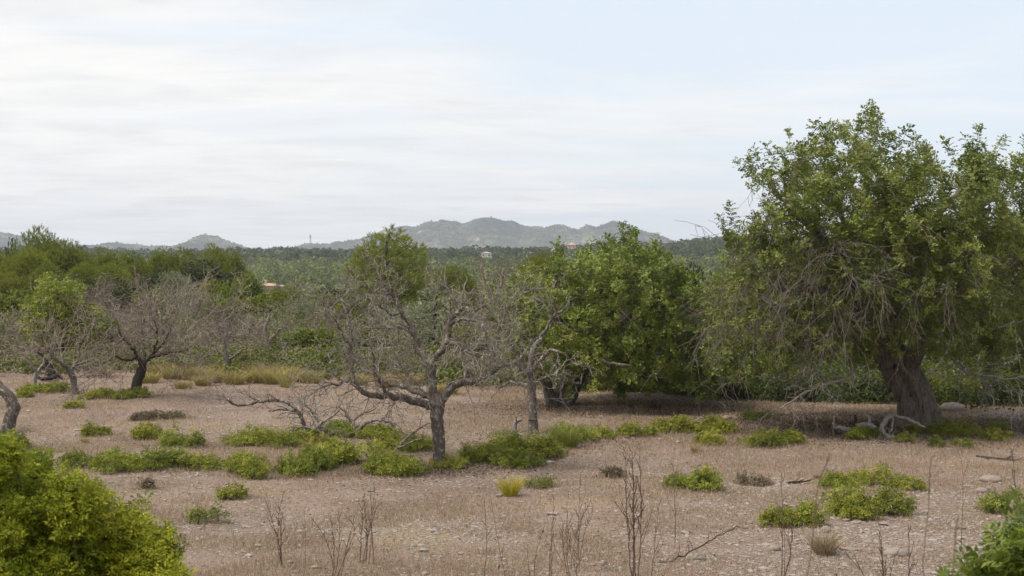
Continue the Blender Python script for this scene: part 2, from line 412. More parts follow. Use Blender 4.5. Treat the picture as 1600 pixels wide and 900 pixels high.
# ------------------------------------------------------------------ leaf templates (axis +Z)
def compound(rng, rach, pairs, ll, lw, droop):
    P = []; D = []; N = []
    for j in range(pairs):
        t = (j + 1) / pairs * rach
        for s in (-1, 1):
            P.append((0, s * .002, t)); D.append((-droop * t / rach, s * .9, .55)); N.append((1, 0, .2))
    P.append((0, 0, rach)); D.append((-droop, 0, 1)); N.append((1, 0, .2))
    P = np.array(P, float); P[:, 0] -= droop * (P[:, 2] / rach) ** 2 * rach * .6
    D = np.array(D, float) + rng.normal(size=(len(P), 3)) * .22; N = np.array(N, float) + rng.normal(size=(len(P), 3)) * .35
    k = len(P); return leaf_quads(P, D, N, ll * rng.uniform(.8, 1.2, k), lw * rng.uniform(.8, 1.2, k))
def rosettes(seed, nleaf, rach, pairs, ll, lw, count=4, stem=.08, el=(.2, 1.3)):
    rng = np.random.default_rng(seed); out = []
    for _ in range(count):
        Q = []
        for i in range(nleaf):
            q = compound(rng, rach * rng.uniform(.8, 1.2), pairs, ll, lw, .5)
            e = rng.uniform(*el); a = i * 2.4 + rng.uniform(-.3, .3)
            # leaf axis leans e away from +Z towards azimuth a; its upper face looks at the axis
            ax = np.array([math.sin(e) * math.cos(a), math.sin(e) * math.sin(a), math.cos(e)])
            up = np.array([-math.cos(e) * math.cos(a), -math.cos(e) * math.sin(a), math.sin(e)])
            sd = np.cross(ax, up)
            M = np.stack([up, sd, ax], 1)
            Q.append(q @ M.T + np.array([0, 0, stem * i / nleaf]))
        out.append(np.concatenate(Q))
    return out
def sprigs(seed, n, length, ll, lw, count=4, spread=(.5, 1.1)):
    rng = np.random.default_rng(seed); out = []
    for _ in range(count):
        a = np.arange(n) * 2.4 + rng.uniform(-.4, .4, n); e = rng.uniform(*spread, n); t = rng.uniform(.1, 1, n) * length
        D = np.stack([np.sin(e) * np.cos(a), np.sin(e) * np.sin(a), np.cos(e)], 1)
        N = np.stack([-np.cos(e) * np.cos(a), -np.cos(e) * np.sin(a), np.sin(e)], 1) + rng.normal(size=(n, 3)) * .3
        P = np.stack([t * 0, t * 0, t], 1)
        out.append(leaf_quads(P, D, N, ll * rng.uniform(.7, 1.25, n), lw * rng.uniform(.8, 1.2, n)))
    return out
T_CAROB = rosettes(1, 6, .13, 3, .060, .040)
T_LENT = rosettes(2, 6, .07, 4, .034, .015, 5, .10)
T_NEAR = rosettes(3, 7, .065, 4, .032, .012, 6, .12)
T_BIG = rosettes(4, 6, .085, 4, .050, .018, 5, .12)
T_OLIVE = sprigs(5, 14, .24, .075, .020)
T_PINE = sprigs(6, 12, .16, .20, .022, 4, (.15, .9))
T_BUSH = sprigs(7, 10, .16, .085, .045)
T_OAK = sprigs(8, 9, .14, .10, .075)

# ------------------------------------------------------------------ world, sun, camera, haze
SUN_EL, SUN_AZ = math.radians(60), math.radians(-112)       # azimuth from +Y, negative to the west side
def build_light():
    w = bpy.data.worlds.new('World'); sc.world = w; w.use_nodes = True
    nt = w.node_tree; bg = nt.nodes['Background']
    sky = nt.nodes.new('ShaderNodeTexSky'); sky.sky_type = 'NISHITA'; sky.sun_disc = False
    sky.sun_elevation = SUN_EL; sky.sun_rotation = SUN_AZ; sky.altitude = 60; sky.air_density = 1.0; sky.dust_density = 1.5; sky.ozone_density = 1
    tc = nt.nodes.new('ShaderNodeTexCoord'); sx = nt.nodes.new('ShaderNodeSeparateXYZ')
    nt.links.new(tc.outputs['Generated'], sx.inputs[0])
    zz = math_n(nt, 'ADD', math_n(nt, 'MAXIMUM', sx.outputs['Z'], 0.0), .07)
    cx = nt.nodes.new('ShaderNodeCombineXYZ')
    nt.links.new(math_n(nt, 'DIVIDE', sx.outputs['X'], zz), cx.inputs[0]); nt.links.new(math_n(nt, 'DIVIDE', sx.outputs['Y'], zz), cx.inputs[1])
    mp = nt.nodes.new('ShaderNodeMapping'); mp.inputs['Scale'].default_value = (.62, .9, 1); mp.inputs['Location'].default_value = (2.3, 5.2, 0); mp.inputs['Rotation'].default_value = (0, 0, .16)
    nt.links.new(cx.outputs[0], mp.inputs['Vector'])
    n1 = noise(nt, .85, 6, .55, mp.outputs[0], .4)
    n2 = noise(nt, 2.4, 5, .6, mp.outputs[0], .3)
    # a sheet of thin cloud that thickens to the west and towards the horizon
    cov = math_n(nt, 'ADD', math_n(nt, 'MULTIPLY', sx.outputs['X'], -.75), math_n(nt, 'MULTIPLY', sx.outputs['Z'], -1.0))
    m = math_n(nt, 'ADD', math_n(nt, 'ADD', math_n(nt, 'MULTIPLY', n1, 1.5), math_n(nt, 'MULTIPLY', n2, .35)), cov)
    mask = ramp(nt, m, [(.60, (.08, .08, .08)), (.80, (.55, .55, .55)), (1.05, (1, 1, 1))])
    dens = ramp(nt, n2, [(.30, (6.7, 6.6, 6.45)), (.48, (6.3, 6.25, 6.15)), (.68, (5.55, 5.55, 5.55))])
    thin = mixc(nt, .78, sky.outputs[0], (5.5, 6.0, 6.6))
    col = mixc(nt, mask, thin, dens)
    nt.links.new(col, bg.inputs['Color']); bg.inputs['Strength'].default_value = .1
    ld = bpy.data.lights.new('sun', 'SUN'); ld.energy = 2.8; ld.angle = math.radians(14); ld.color = (1, .93, .79)
    lo = bpy.data.objects.new('sun', ld); COL.objects.link(lo)
    d = Vector((math.sin(SUN_AZ) * math.cos(SUN_EL), math.cos(SUN_AZ) * math.cos(SUN_EL), math.sin(SUN_EL)))
    lo.rotation_euler = (-d).to_track_quat('-Z', 'Y').to_euler()
    cd = bpy.data.cameras.new('camera'); co = bpy.data.objects.new('camera', cd); COL.objects.link(co)
    cd.sensor_width = 36; cd.lens = F / 1600 * 36; cd.clip_start = .1; cd.clip_end = 20000
    co.location = (0, 0, H); co.rotation_euler = (math.pi / 2 - PITCH, 0, 0)
    cd.dof.use_dof = True; cd.dof.focus_distance = 29; cd.dof.aperture_fstop = 5.0
    sc.camera = co; sc.cycles.use_denoising = True; sc.cycles.denoising_input_passes = 'RGB_ALBEDO_NORMAL'; sc.cycles.denoising_prefilter = 'NONE'; sc.cycles.use_adaptive_sampling = False
    vs = sc.view_settings; vs.view_transform = 'Standard'; vs.look = 'None'; vs.exposure = .68; vs.gamma = 1
def build_haze():
    x0, x1, y0, y1, z0, z1 = -4300, 4300, -70, 6000, -70, 175
    V = np.array([[x, y, z] for x in (x0, x1) for y in (y0, y1) for z in (z0, z1)], float)
    Fc = np.array([[0, 1, 3, 2], [4, 6, 7, 5], [0, 4, 5, 1], [2, 3, 7, 6], [0, 2, 6, 4], [1, 5, 7, 3]])
    m = bpy.data.materials.new('haze_air'); m.use_nodes = True; nt = m.node_tree; nt.nodes.clear()
    out = nt.nodes.new('ShaderNodeOutputMaterial'); v = nt.nodes.new('ShaderNodeVolumePrincipled')
    v.inputs['Color'].default_value = (.76, .815, .935, 1); v.inputs['Density'].default_value = HAZE
    nt.links.new(v.outputs[0], out.inputs['Volume'])
    o = link('haze', mesh_np('haze', V, [Fc], None, False, m)); tag(o, kind='stuff')
HAZE = 0.000125
build_light(); build_haze()

# ------------------------------------------------------------------ ground, mountains
def build_ground():
    ys = np.concatenate([np.linspace(-60, 8, 30), np.linspace(8.4, 62, 300), 62 * np.exp(np.linspace(.01, math.log(5900 / 62), 170))])
    us = np.linspace(-1, 1, 340); us = np.sign(us) * np.abs(us) ** 1.15
    X = us[None] * (26 + .62 * np.maximum(ys, 0)[:, None]); Y = np.repeat(ys[:, None], len(us), 1)
    Z = terrain(X, Y); V = np.stack([X, Y, Z], 2).reshape(-1, 3)
    a = (np.arange(len(ys) - 1)[:, None] * len(us) + np.arange(len(us) - 1)[None]).ravel()
    f = np.stack([a, a + 1, a + len(us) + 1, a + len(us)], 1)
    tag(link('ground', mesh_np('ground', V, [f], None, True, MAT['ground'])), kind='structure')
build_ground()
def mountain_z(X, Y):
    px = 800 + X / 5000 * F
    prof = np.interp(px, [-400, -100, 0, 30, 60, 110, 140, 180, 200, 240, 270, 285, 300, 322, 345, 370, 388, 402, 440, 480, 540, 560, 575, 600, 620, 650, 672, 690, 705, 722, 740, 752, 765, 778, 790, 812, 835, 850, 865, 880, 895, 905, 915, 930, 945, 955, 965, 978, 1000, 1030, 1048, 1080, 1110, 1300, 2000],
                     [366, 358, 363, 369, 379, 384, 382, 380, 383, 384, 386, 381, 373, 367, 371, 379, 386, 391, 386, 383, 379, 375, 368, 361, 356, 350, 346, 345, 347, 351, 344, 340, 338, 341, 345, 352, 352, 354, 351, 350, 355, 356, 350, 355, 349, 345, 346, 350, 357, 367, 377, 386, 392, 396, 396])
    top = (400 - prof) / F * 5000 + H + 26 * (fbm(X / 70, X * 0 + 3, 4, 77) - .5)
    crest = 5000 + 160 * (fbm(X / 420, X * 0, 3, 31) - .5)
    t = np.clip(1 - np.abs(Y - crest) / 850, 0, 1)
    rg = 1 - np.abs(2 * fbm(X / 130 + .4 * Y / 130, Y / 420, 4, 41) - 1)
    sh = t ** .9 - .42 * (1 - rg) * (t * (1 - t)) * 4 * 1.25
    return -40 + (top + 40) * np.clip(sh, 0, 1)
def build_mountains():
    xs = np.linspace(-3000, 3000, 700); ys = np.concatenate([np.linspace(4120, 5100, 90), np.linspace(5120, 5880, 12)])
    X, Y = np.meshgrid(xs, ys); Z = mountain_z(X, Y) + 2.0 * (fbm(X / 12, Y / 12, 2, 3) - .5)
    V = np.stack([X, Y, Z], 2).reshape(-1, 3)
    a = (np.arange(len(ys) - 1)[:, None] * len(xs) + np.arange(len(xs) - 1)[None]).ravel()
    f = np.stack([a, a + 1, a + len(xs) + 1, a + len(xs)], 1)
    tag(link('mountains', mesh_np('mountains', V, [f], None, True, MAT['mountain'])), kind='structure')
build_mountains()

# ------------------------------------------------------------------ far woods as masses
def dome_trees(x, y, z, w, h, nq, size, rng, rnd0):
    """many far crowns: nq leaf patches each on an uneven dome"""
    n = len(x)
    th = rng.uniform(0, 2 * np.pi, (n, nq)); ze = rng.uniform(-.25, 1, (n, nq)); rr = np.sqrt(np.clip(1 - ze * ze, 0, 1)) * rng.uniform(.7, 1.12, (n, nq))
    lob = 1 + .22 * np.sin(3 * th + rng.uniform(0, 6, (n, 1))) 
    D = np.stack([rr * lob * np.cos(th), rr * lob * np.sin(th), ze], 2)
    C = np.stack([x, y, z + h * .5], 1)[:, None] + D * np.stack([w / 2, w / 2, h / 2], 1)[:, None]
    N = norm(D + rng.normal(size=D.shape) * .55).reshape(-1, 3)
    U = norm(np.cross(N, rng.normal(size=N.shape))); W = np.cross(N, U)
    s = (size[:, None] * rng.uniform(.6, 1.25, (n, nq))).reshape(-1, 1)
    C = C.reshape(-1, 3)
    Q = np.stack([C - U * s * .5, C + W * s * .42 + N * s * .12, C + U * s * .5, C - W * s * .42 - N * s * .1], 1)
    r = np.clip(rnd0[:, None] + rng.normal(0, .12, (n, nq)), 0, 1).ravel()
    return Q, r
def keep_clear(x, y, h):
    """no far crown in front of a far house"""
    k = np.ones(len(x), bool); px = 800 + x / y * F
    for (a, b, Yh) in ((398, 448, 440), (746, 776, 1180), (858, 876, 1230), (882, 904, 1330)):
        k &= ~((px > a) & (px < b) & (y < Yh + 4) & (y > Yh * .80))
    return k
def build_woods():
    rng = np.random.default_rng(21)
    def scatter(n, ya, yb, half):
        u = rng.random(n); y = np.sqrt(ya * ya + u * (yb * yb - ya * ya)); x = rng.uniform(-1, 1, n) * half * y
        return x, y
    x, y = scatter(16000, 235, 980, .44); k = keep_clear(x, y, 6) & (fbm(x / 40, y / 40, 3, 9) > .40); x, y = x[k], y[k]
    w = rng.uniform(3.2, 8.0, len(x)); h = w * rng.uniform(.75, 1.2, len(x))
    Q, r = dome_trees(x, y, terrain(x, y) - .3, w, h, 40, w * .21, rng, np.clip(.08 + .95 * rng.random(len(x)) * fbm(x / 60, y / 60, 2, 4) * 1.7, 0, 1))
    tag(link('pine_wood', quads_mesh('pine_wood', Q, r, MAT['pine_far'])), 'mixed green pine wood filling the valley', kind='stuff')
    x, y = scatter(11000, 980, 1580, .44); k = keep_clear(x, y, 6); x, y = x[k], y[k]
    w = rng.uniform(4.5, 10, len(x)); h = w * rng.uniform(.6, 1.15, len(x))
    Q, r = dome_trees(x, y, terrain(x, y) - .5, w, h, 22, w * .34, rng, rng.random(len(x)) ** 1.3)
    tag(link('ridge_wood', quads_mesh('ridge_wood', Q, r, MAT['oak_far'])), 'dark oak wood on the far ridge', kind='stuff')
    x = rng.uniform(-2400, 1500, 16000); y = rng.uniform(4150, 5060, 16000)
    z = mountain_z(x, y); k = z > -15; x, y, z = x[k], y[k], z[k]
    w = rng.uniform(3, 7, len(x))
    Q, r = dome_trees(x, y, z - 1.2, w, w * .75, 8, w * .6, rng, rng.random(len(x)))
    tag(link('hillside_wood', quads_mesh('hillside_wood', Q, r, MAT['oak_far'])), 'scattered wood on the mountain slopes', kind='stuff')
build_woods()
EDGE = ([-400, 0, 180, 300, 540, 650, 950, 1100, 1240, 1500, 1600, 2000], [51, 51, 49.5, 48, 47.5, 46.5, 44.5, 43, 41.2, 40, 39.4, 38.5])
def build_undergrowth():
    rng = np.random.default_rng(33)
    n = 8000; y = np.exp(rng.uniform(math.log(39), math.log(250), n)); px = rng.uniform(-260, 1860, n); x = (px - 800) / F * y
    k = y > np.interp(px, *EDGE) + rng.normal(0, .7, n); x, y = x[k], y[k]
    w = rng.uniform(.7, 2.0, len(x)) * (1 + y / 260); h = np.minimum(w * rng.uniform(.45, .75, len(x)), 1.5)
    h = np.where(y < 70, np.minimum(h, .8), h)
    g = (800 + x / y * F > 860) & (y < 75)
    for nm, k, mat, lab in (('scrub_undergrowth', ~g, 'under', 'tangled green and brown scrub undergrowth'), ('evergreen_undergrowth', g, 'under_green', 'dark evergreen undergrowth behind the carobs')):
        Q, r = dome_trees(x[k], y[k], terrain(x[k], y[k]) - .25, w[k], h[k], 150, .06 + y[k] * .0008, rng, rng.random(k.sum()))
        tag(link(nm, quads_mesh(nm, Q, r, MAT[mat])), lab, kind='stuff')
build_undergrowth()

# ------------------------------------------------------------------ trees built from their own outline
def blob_attr(blobs, n, Y0, D, rng, power=2.2, shell=.5):
    """points in the union of crown lobes (px,py,r px); the crown is D metres deep at its widest"""
    B = np.array([b[:3] for b in blobs], float); w = B[:, 2] ** power; k = rng.choice(len(B), n, p=w / w.sum())
    d = norm(rng.normal(size=(n, 3))) * (rng.random((n, 1)) ** shell)
    px = B[k, 0] + d[:, 0] * B[k, 2]; py = B[k, 1] + d[:, 2] * B[k, 2]
    cx = (B[:, 0] * w).sum() / w.sum(); hw = max(np.abs(B[:, 0] - cx).max() + B[:, 2].max() * .6, 1)
    dy = rng.uniform(-1, 1, n) * D * np.sqrt(np.clip(1 - ((px - cx) / hw) ** 2, .08, 1)) + d[:, 1] * B[k, 2] * Y0 / F * .5
    off = np.array([b[3] if len(b) > 3 else 99.0 for b in blobs])[k]
    dy = np.where(off < 90, off + d[:, 1] * B[k, 2] * Y0 / F, dy)
    out = np.array([at(a, b, Y0 + c) for a, b, c in zip(px, py, dy)])
    g = terrain(out[:, 0], out[:, 1]); return out[out[:, 2] > g + .25]
def leaf_crown(name, root, base, pos, dirs, temp, scale, mat, rng, rspread=.16):
    Q, idx = place(temp, pos, dirs, scale, rng)
    # bright and dull clumps: new growth differs from branch to branch
    cl = fbm(pos[:, 0] * 1.3 + pos[:, 2] * .9, pos[:, 1] * 1.3 - pos[:, 2] * .7, 2, 17)
    r = np.clip(.5 + (cl[idx] - .5) * .9 + rng.normal(0, .17, len(pos))[idx] + rng.normal(0, rspread * .7, len(idx)), 0, .985)
    r = np.where(rng.random(len(idx)) < .004, 1.0, r)
    return link(name, quads_mesh(name, Q, r, mat, base), root)
def skel_dirs(S, ids, up=.35):
    P = np.array(S.P); par = np.array(S.par)
    d = norm(P[ids] - P[par[ids]]); d[:, 2] += up; return norm(d)

def shoots(S, tips, n, rng, L=(.25, .7), up=.9, cond=None):
    """straight young shoots beyond the crown; returns leafy nodes"""
    P = np.array(S.P); t = tips if cond is None else tips[cond(P[tips])]
    out = []
    for i in rng.choice(t, min(n, len(t)), replace=False):
        d = norm(P[i] - P[S.par[i]]); d = norm(d + np.array([0, 0, up]) + rng.normal(size=3) * .25); cur = int(i); k = int(rng.uniform(*L) / .11) + 1
        for j in range(k):
            d = norm(d + rng.normal(size=3) * .10 + np.array([0, 0, .05])); cur = S.add(S.P[cur] + d * .11, cur, .0048)
            if rng.random() < .8 or j == k - 1: out.append(cur)
    return np.array(out, int)
def build_big_carob():
    rng = np.random.default_rng(101)
    Y0 = gp(1437, 668)[1]; base = gp(1437, 668); mpp = Y0 / F
    root = thing('carob_tree', base, 'huge old carob tree with a thick gnarled leaning trunk and drooping grey twigs', 'tree', 'carob trees')
    S = Skel()
    t = limb(S, pxl([(1438, 678, 0, 42), (1437, 662, 0, 34), (1434, 640, 0, 29.5), (1427, 615, 0, 27), (1412, 588, 0, 26), (1395, 562, .05, 25), (1382, 540, .05, 22)], Y0), -1, .09, .012, rng)
    b = t[-1]; mid = t[int(len(t) * .72)]
    L1 = limb(S, pxl([(1388, 540, .05, 18), (1372, 505, -.1, 15), (1350, 470, -.3, 12), (1325, 430, -.6, 9), (1290, 380, -.9, 6.5), (1240, 330, -1.1, 4.5), (1205, 290, -1.1, 3)], Y0), b, .16, .02, rng)
    L2 = limb(S, pxl([(1388, 540, .05, 18), (1392, 500, .2, 15), (1398, 460, .2, 12), (1410, 425, .1, 10), (1420, 390, 0, 8.5), (1440, 360, .2, 7), (1470, 330, .5, 5.5), (1505, 290, .9, 4), (1522, 250, 1, 3)], Y0), b, .16, .02, rng)
    L3 = limb(S, pxl([(1413, 588, 0, 16), (1432, 545, -.5, 13), (1448, 505, -.9, 10), (1480, 470, -1.2, 8), (1525, 445, -1.4, 6), (1570, 430, -1.4, 4)], Y0), mid, .16, .02, rng)
    L4 = limb(S, pxl([(1350, 470, -.3, 8), (1335, 420, .2, 6.5), (1320, 370, .6, 5), (1314, 325, .7, 3.6), (1316, 290, .7, 2.2), (1326, 255, .7, 1.1)], Y0), nearest(S, at(1350, 470, Y0 - .3)), .16, .02, rng)
    L5 = limb(S, pxl([(1380, 515, 0, 12), (1330, 500, .9, 9), (1270, 490, 1.5, 7), (1210, 480, 1.9, 5), (1160, 480, 2, 3.5)], Y0), nearest(S, at(1380, 520, Y0)), .16, .02, rng)
    L6 = limb(S, pxl([(1400, 450, .1, 10), (1440, 420, 1.0, 8), (1500, 400, 1.8, 6), (1560, 390, 2.2, 4.5), (1610, 380, 2.3, 3)], Y0), nearest(S, at(1400, 450, Y0 + .1)), .16, .02, rng)
    L7 = limb(S, pxl([(1372, 505, -.1, 10), (1330, 470, -1.4, 8), (1270, 450, -2.1, 6), (1215, 450, -2.4, 4)], Y0), nearest(S, at(1372, 505, Y0 - .1)), .16, .02, rng)
    # the upper mass, then the hanging skirt
    up = [(1335, 290, 70), (1338, 232, 30), (1366, 198, 18), (1290, 228, 20), (1352, 215, 20), (1245, 305, 58), (1192, 282, 28), (1262, 268, 42), (1420, 302, 58), (1405, 256, 26), (1515, 298, 54), (1520, 258, 24), (1462, 284, 28), (1585, 318, 60), (1640, 345, 70),
          (1185, 395, 62), (1290, 370, 95), (1410, 380, 90), (1510, 370, 95), (1600, 400, 85), (1150, 420, 26)]
    low = [(1150, 480, 46), (1215, 500, 62), (1175, 545, 42), (1270, 520, 50), (1330, 500, 50), (1460, 470, 62), (1530, 500, 66), (1600, 500, 60), (1390, 480, 45), (1290, 460, 60), (1640, 450, 60), (1138, 540, 24), (1120, 505, 26), (1112, 560, 22), (1165, 575, 26), (1480, 540, 36), (1350, 545, 30), (1400, 520, 30), (1440, 520, 34), (1230, 560, 30), (1550, 550, 36), (1620, 550, 40), (1310, 550, 26)]
    low += [(1390, 495, 50, -2.3), (1440, 470, 52, -2.6), (1335, 440, 62, -2.8), (1480, 535, 34, -2.2), (1300, 515, 48, -2.6), (1250, 440, 62, -2.5), (1400, 405, 62, -2.8), (1200, 500, 52, -2.2), (1180, 440, 46, -1.8), (1490, 430, 56, -2.7), (1545, 500, 50, -2.6), (1420, 530, 26, -2.2), (1355, 540, 26, -2.1), (1160, 545, 36, -1.2), (1135, 500, 30, -.8), (1230, 555, 34, -2.2)]
    up += [(1350, 340, 60, -2.7), (1450, 350, 60, -2.7), (1270, 350, 60, -2.4), (1540, 370, 60, -2.5), (1200, 370, 46, -1.4), (1155, 405, 30, 0)]
    tips, thin = colonize(S, blob_attr(up, 3000, Y0, 3.2, rng, 2.0, .42), .16, 1.5, .185, 110, rng, .28, (0, 0, .06), .0042, 2.25)
    n1 = len(S.P)
    tips2, thin2 = colonize(S, blob_attr(low, 4200, Y0, 3.0, rng, 2.0, .40), .16, 1.5, .21, 90, rng, .3, (0, 0, -.12), .0042, 2.25)
    tips = np.concatenate([tips, tips2]); thin = np.concatenate([thin, thin2])
    sh = np.concatenate([shoots(S, tips, 460, rng, (.25, .85), .9, lambda p: p[:, 2] > 4.2), shoots(S, tips, 160, rng, (.2, .5), .2, lambda p: p[:, 2] < 4.2)])
    nlive = len(S.P)
    P = np.array(S.P); R = np.array(S.R)
    allt = np.concatenate([tips[rng.random(len(tips)) < .85], thin[rng.random(len(thin)) < .26]])
    allt = np.concatenate([allt[rng.random(len(allt)) < np.where(P[allt][:, 2] > 5.0, .62, 1.0)], sh])
    pos = P[allt]; px = 800 + pos[:, 0] / pos[:, 1] * F; py = HY - (pos[:, 2] - H) / pos[:, 1] * F
    # thin in leaf where the photograph shows bare grey twigs
    bare = np.exp(-(((px - 1260) / 130) ** 2 + ((py - 440) / 75) ** 2)) * .25 + np.exp(-(((px - 1400) / 60) ** 2 + ((py - 500) / 60) ** 2)) * .2
    k = rng.random(len(allt)) > bare; allt = allt[k]; pos = P[allt]
    dirs = skel_dirs(S, allt, .45)
    leaf_crown('crown', root, base, pos, dirs, T_CAROB, rng.uniform(.8, 1.3, len(pos)), MAT['carob'], rng, .2)
    # hanging bare twigs
    D = Skel(); 
    cand = np.where((R[:nlive] < .03) & (P[:nlive, 2] > 2.2))[0]; cp = P[cand]; cpx = 800 + cp[:, 0] / cp[:, 1] * F; cpy = HY - (cp[:, 2] - H) / cp[:, 1] * F
    wgt = np.exp(-(((cpx - 1240) / 120) ** 2 + ((cpy - 430) / 90) ** 2)) + .5 * np.exp(-(((cpx - 1170) / 60) ** 2 + ((cpy - 510) / 50) ** 2)) + .4 * np.exp(-(((cpx - 1300) / 60) ** 2 + ((cpy - 535) / 40) ** 2)) + .30 * np.exp(-(((cpx - 1430) / 130) ** 2 + ((cpy - 420) / 80) ** 2)) + .25 * np.exp(-(((cpx - 1590) / 80) ** 2 + ((cpy - 520) / 80) ** 2))
    wgt = wgt * (~((cpx < 1200) & (cpy < 370)))
    for i in rng.choice(cand, 430, p=wgt / wgt.sum()):
        s = D.add(P[i], -1, .007); o = P[i] - np.array([P[b][0], P[b][1], P[i][2]])
        d = norm(norm(o) + rng.normal(size=3) * .35 + np.array([0, -.3, -.2]))
        twigs(D, s, d, rng.uniform(.6, 2.1), .0085, 2, rng, .15, -.07, .28, .13, (.3, .6), (.3, .8), .004)
    link('hanging_twigs', build_tubes('hanging_twigs', D, MAT['twig_grey'], base, 0, .0045), root)
    link('trunk', build_tubes('trunk', S, MAT['carob_bark'], base, .22), root)
    # pale dead branches low on the skirt
    for (pts, lab) in (([(1340, 545, -1.3, 2.4), (1338, 572, -1.6, 2.3), (1322, 590, -2.0, 2.1), (1290, 601, -2.3, 1.9), (1262, 612, -2.5, 2.1), (1240, 626, -2.6, 1.7), (1217, 638, -2.7, 1.2)], 'pale dead branch sweeping down to the soil'),
                       ([(1470, 520, -1.2, 2.6), (1484, 555, -1.6, 2.4), (1510, 582, -2.0, 2.1), (1545, 588, -2.3, 1.7), (1580, 592, -2.5, 1.4), (1625, 580, -2.6, 1.0)], 'bare grey branch arching low over the scrub')):
        E = Skel(); ids = limb(E, pxl(pts, Y0), -1, .1, .012, rng)
        for i in ids[3:]:
            if rng.random() < .62:
                d = norm(E.P[i] - E.P[E.par[i]]); dd = rot_dir(d, rng.uniform(.5, 1.1), rng); dd[2] += .12
                twigs(E, i, dd, rng.uniform(.4, 1.3), .010, 2, rng, .17, -.05, .4, .09, (.4, .7), (.3, .8), .0048)
        tag(link('dead_branch', build_tubes('dead_branch', E, MAT['pale_wood'], base, 0, .0048), root), lab)
build_big_carob()

def build_mid_carob():
    rng = np.random.default_rng(102)
    base = gp(878, 634); Y0 = base[1]
    root = thing('carob_tree', base, 'broad dense carob tree with a dark leaning trunk behind the slim bare grey trunk', 'tree', 'carob trees')
    S = Skel()
    t = limb(S, pxl([(872, 640, 0, 27), (876, 630, 0, 22), (884, 612, 0, 18), (894, 592, 0, 17), (906, 570, .1, 16), (920, 545, .2, 14)], Y0), -1, .1, .012, rng)
    limb(S, pxl([(868, 637, -.2, 14), (862, 622, -.3, 9), (854, 600, -.4, 7), (846, 575, -.6, 6), (838, 540, -.8, 5), (830, 500, -.8, 3.5)], Y0), 0, .12, .015, rng)
    b = t[-1]
    for pts in ([(920, 545, .2, 11), (925, 500, .1, 9), (940, 450, 0, 7), (965, 400, 0, 5), (980, 362, 0, 3)], [(920, 545, .2, 10), (960, 510, -.8, 8), (1005, 475, -1.2, 6), (1050, 460, -1.5, 4)],
                [(906, 570, .1, 9), (880, 520, -.8, 7), (865, 470, -1, 5), (868, 430, -1, 3.5)], [(920, 545, .2, 9), (970, 540, 1.2, 7), (1030, 530, 2, 5), (1075, 530, 2.2, 3.5)],
                [(925, 500, .1, 8), (900, 450, 1.4, 6), (890, 415, 1.8, 4)]):
        limb(S, pxl(pts, Y0), nearest(S, at(pts[0][0], pts[0][1], Y0 + pts[0][2])), .16, .02, rng)
    bl = [(965, 414, 34), (980, 390, 16), (984, 371, 6), (934, 424, 28), (924, 404, 9), (868, 442, 32), (842, 462, 26), (822, 488, 28), (804, 515, 20), (800, 475, 20), (790, 502, 16), (826, 440, 14), (795, 545, 16), (1012, 418, 30), (1048, 448, 34), (1084, 480, 30), (1104, 510, 22), (900, 475, 50), (950, 450, 40), (985, 490, 54), (1040, 500, 44), (1060, 540, 44), (832, 536, 28),
          (935, 540, 46), (1000, 555, 46), (1092, 550, 32), (872, 416, 12), (896, 420, 12), (1032, 402, 13), (1010, 592, 24), (945, 585, 22), (1066, 585, 30), (1110, 580, 22), (862, 562, 26, -1.5), (902, 566, 26, -1.8), (836, 574, 18, -1.2), (880, 532, 34, -1.8), (1100, 610, 20)]
    tips, thin = colonize(S, blob_attr(bl, 4200, Y0, 2.9, rng, 2.0, .30), .16, 1.5, .165, 110, rng, .28, (0, 0, .02), .0045, 2.25)
    sh = shoots(S, tips, 380, rng, (.15, .45), .6)
    P = np.array(S.P); allt = np.concatenate([tips, thin[rng.random(len(thin)) < .30], sh]); pos = P[allt]
    leaf_crown('crown', root, base, pos, skel_dirs(S, allt, .4), T_CAROB, rng.uniform(.8, 1.3, len(pos)), MAT['carob_mid'], rng, .2)
    link('trunk', build_tubes('trunk', S, MAT['carob_bark'], base, .22), root)
    D = Skel(); R = np.array(S.R); cand = np.where((R < .03) & (P[:, 1] < Y0 + .3) & (P[:, 2] < 3.4))[0]
    for i in rng.choice(cand, 60):
        s = D.add(P[i], -1, .007); twigs(D, s, norm(rng.normal(size=3) * .5 + np.array([0, -.4, -.7])), rng.uniform(.5, 1.3), .0075, 1, rng, .18, -.06, .3, .13, (.3, .6), (.3, .8), .0045)
    link('hanging_twigs', build_tubes('hanging_twigs', D, MAT['twig'], base, 0, .0045), root)
    E = Skel(); ids = limb(E, pxl([(925, 560, -1.9, 3.0), (935, 560, -2.3, 2.6), (958, 568, -2.6, 2.2), (985, 571, -2.7, 1.5)], Y0), -1, .1, .015, rng)
    for i in ids[1:]:
        if rng.random() < .5: twigs(E, i, np.array([rng.normal() * .4, -.1, -.9]), rng.uniform(.3, .8), .012, 1, rng, .2, 0, .3, .1, rmin=.005)
    tag(link('dead_branch', build_tubes('dead_branch', E, MAT['pale_wood'], base, 0, .005), root), 'pale dead branch hanging from the leafy crown')
build_mid_carob()

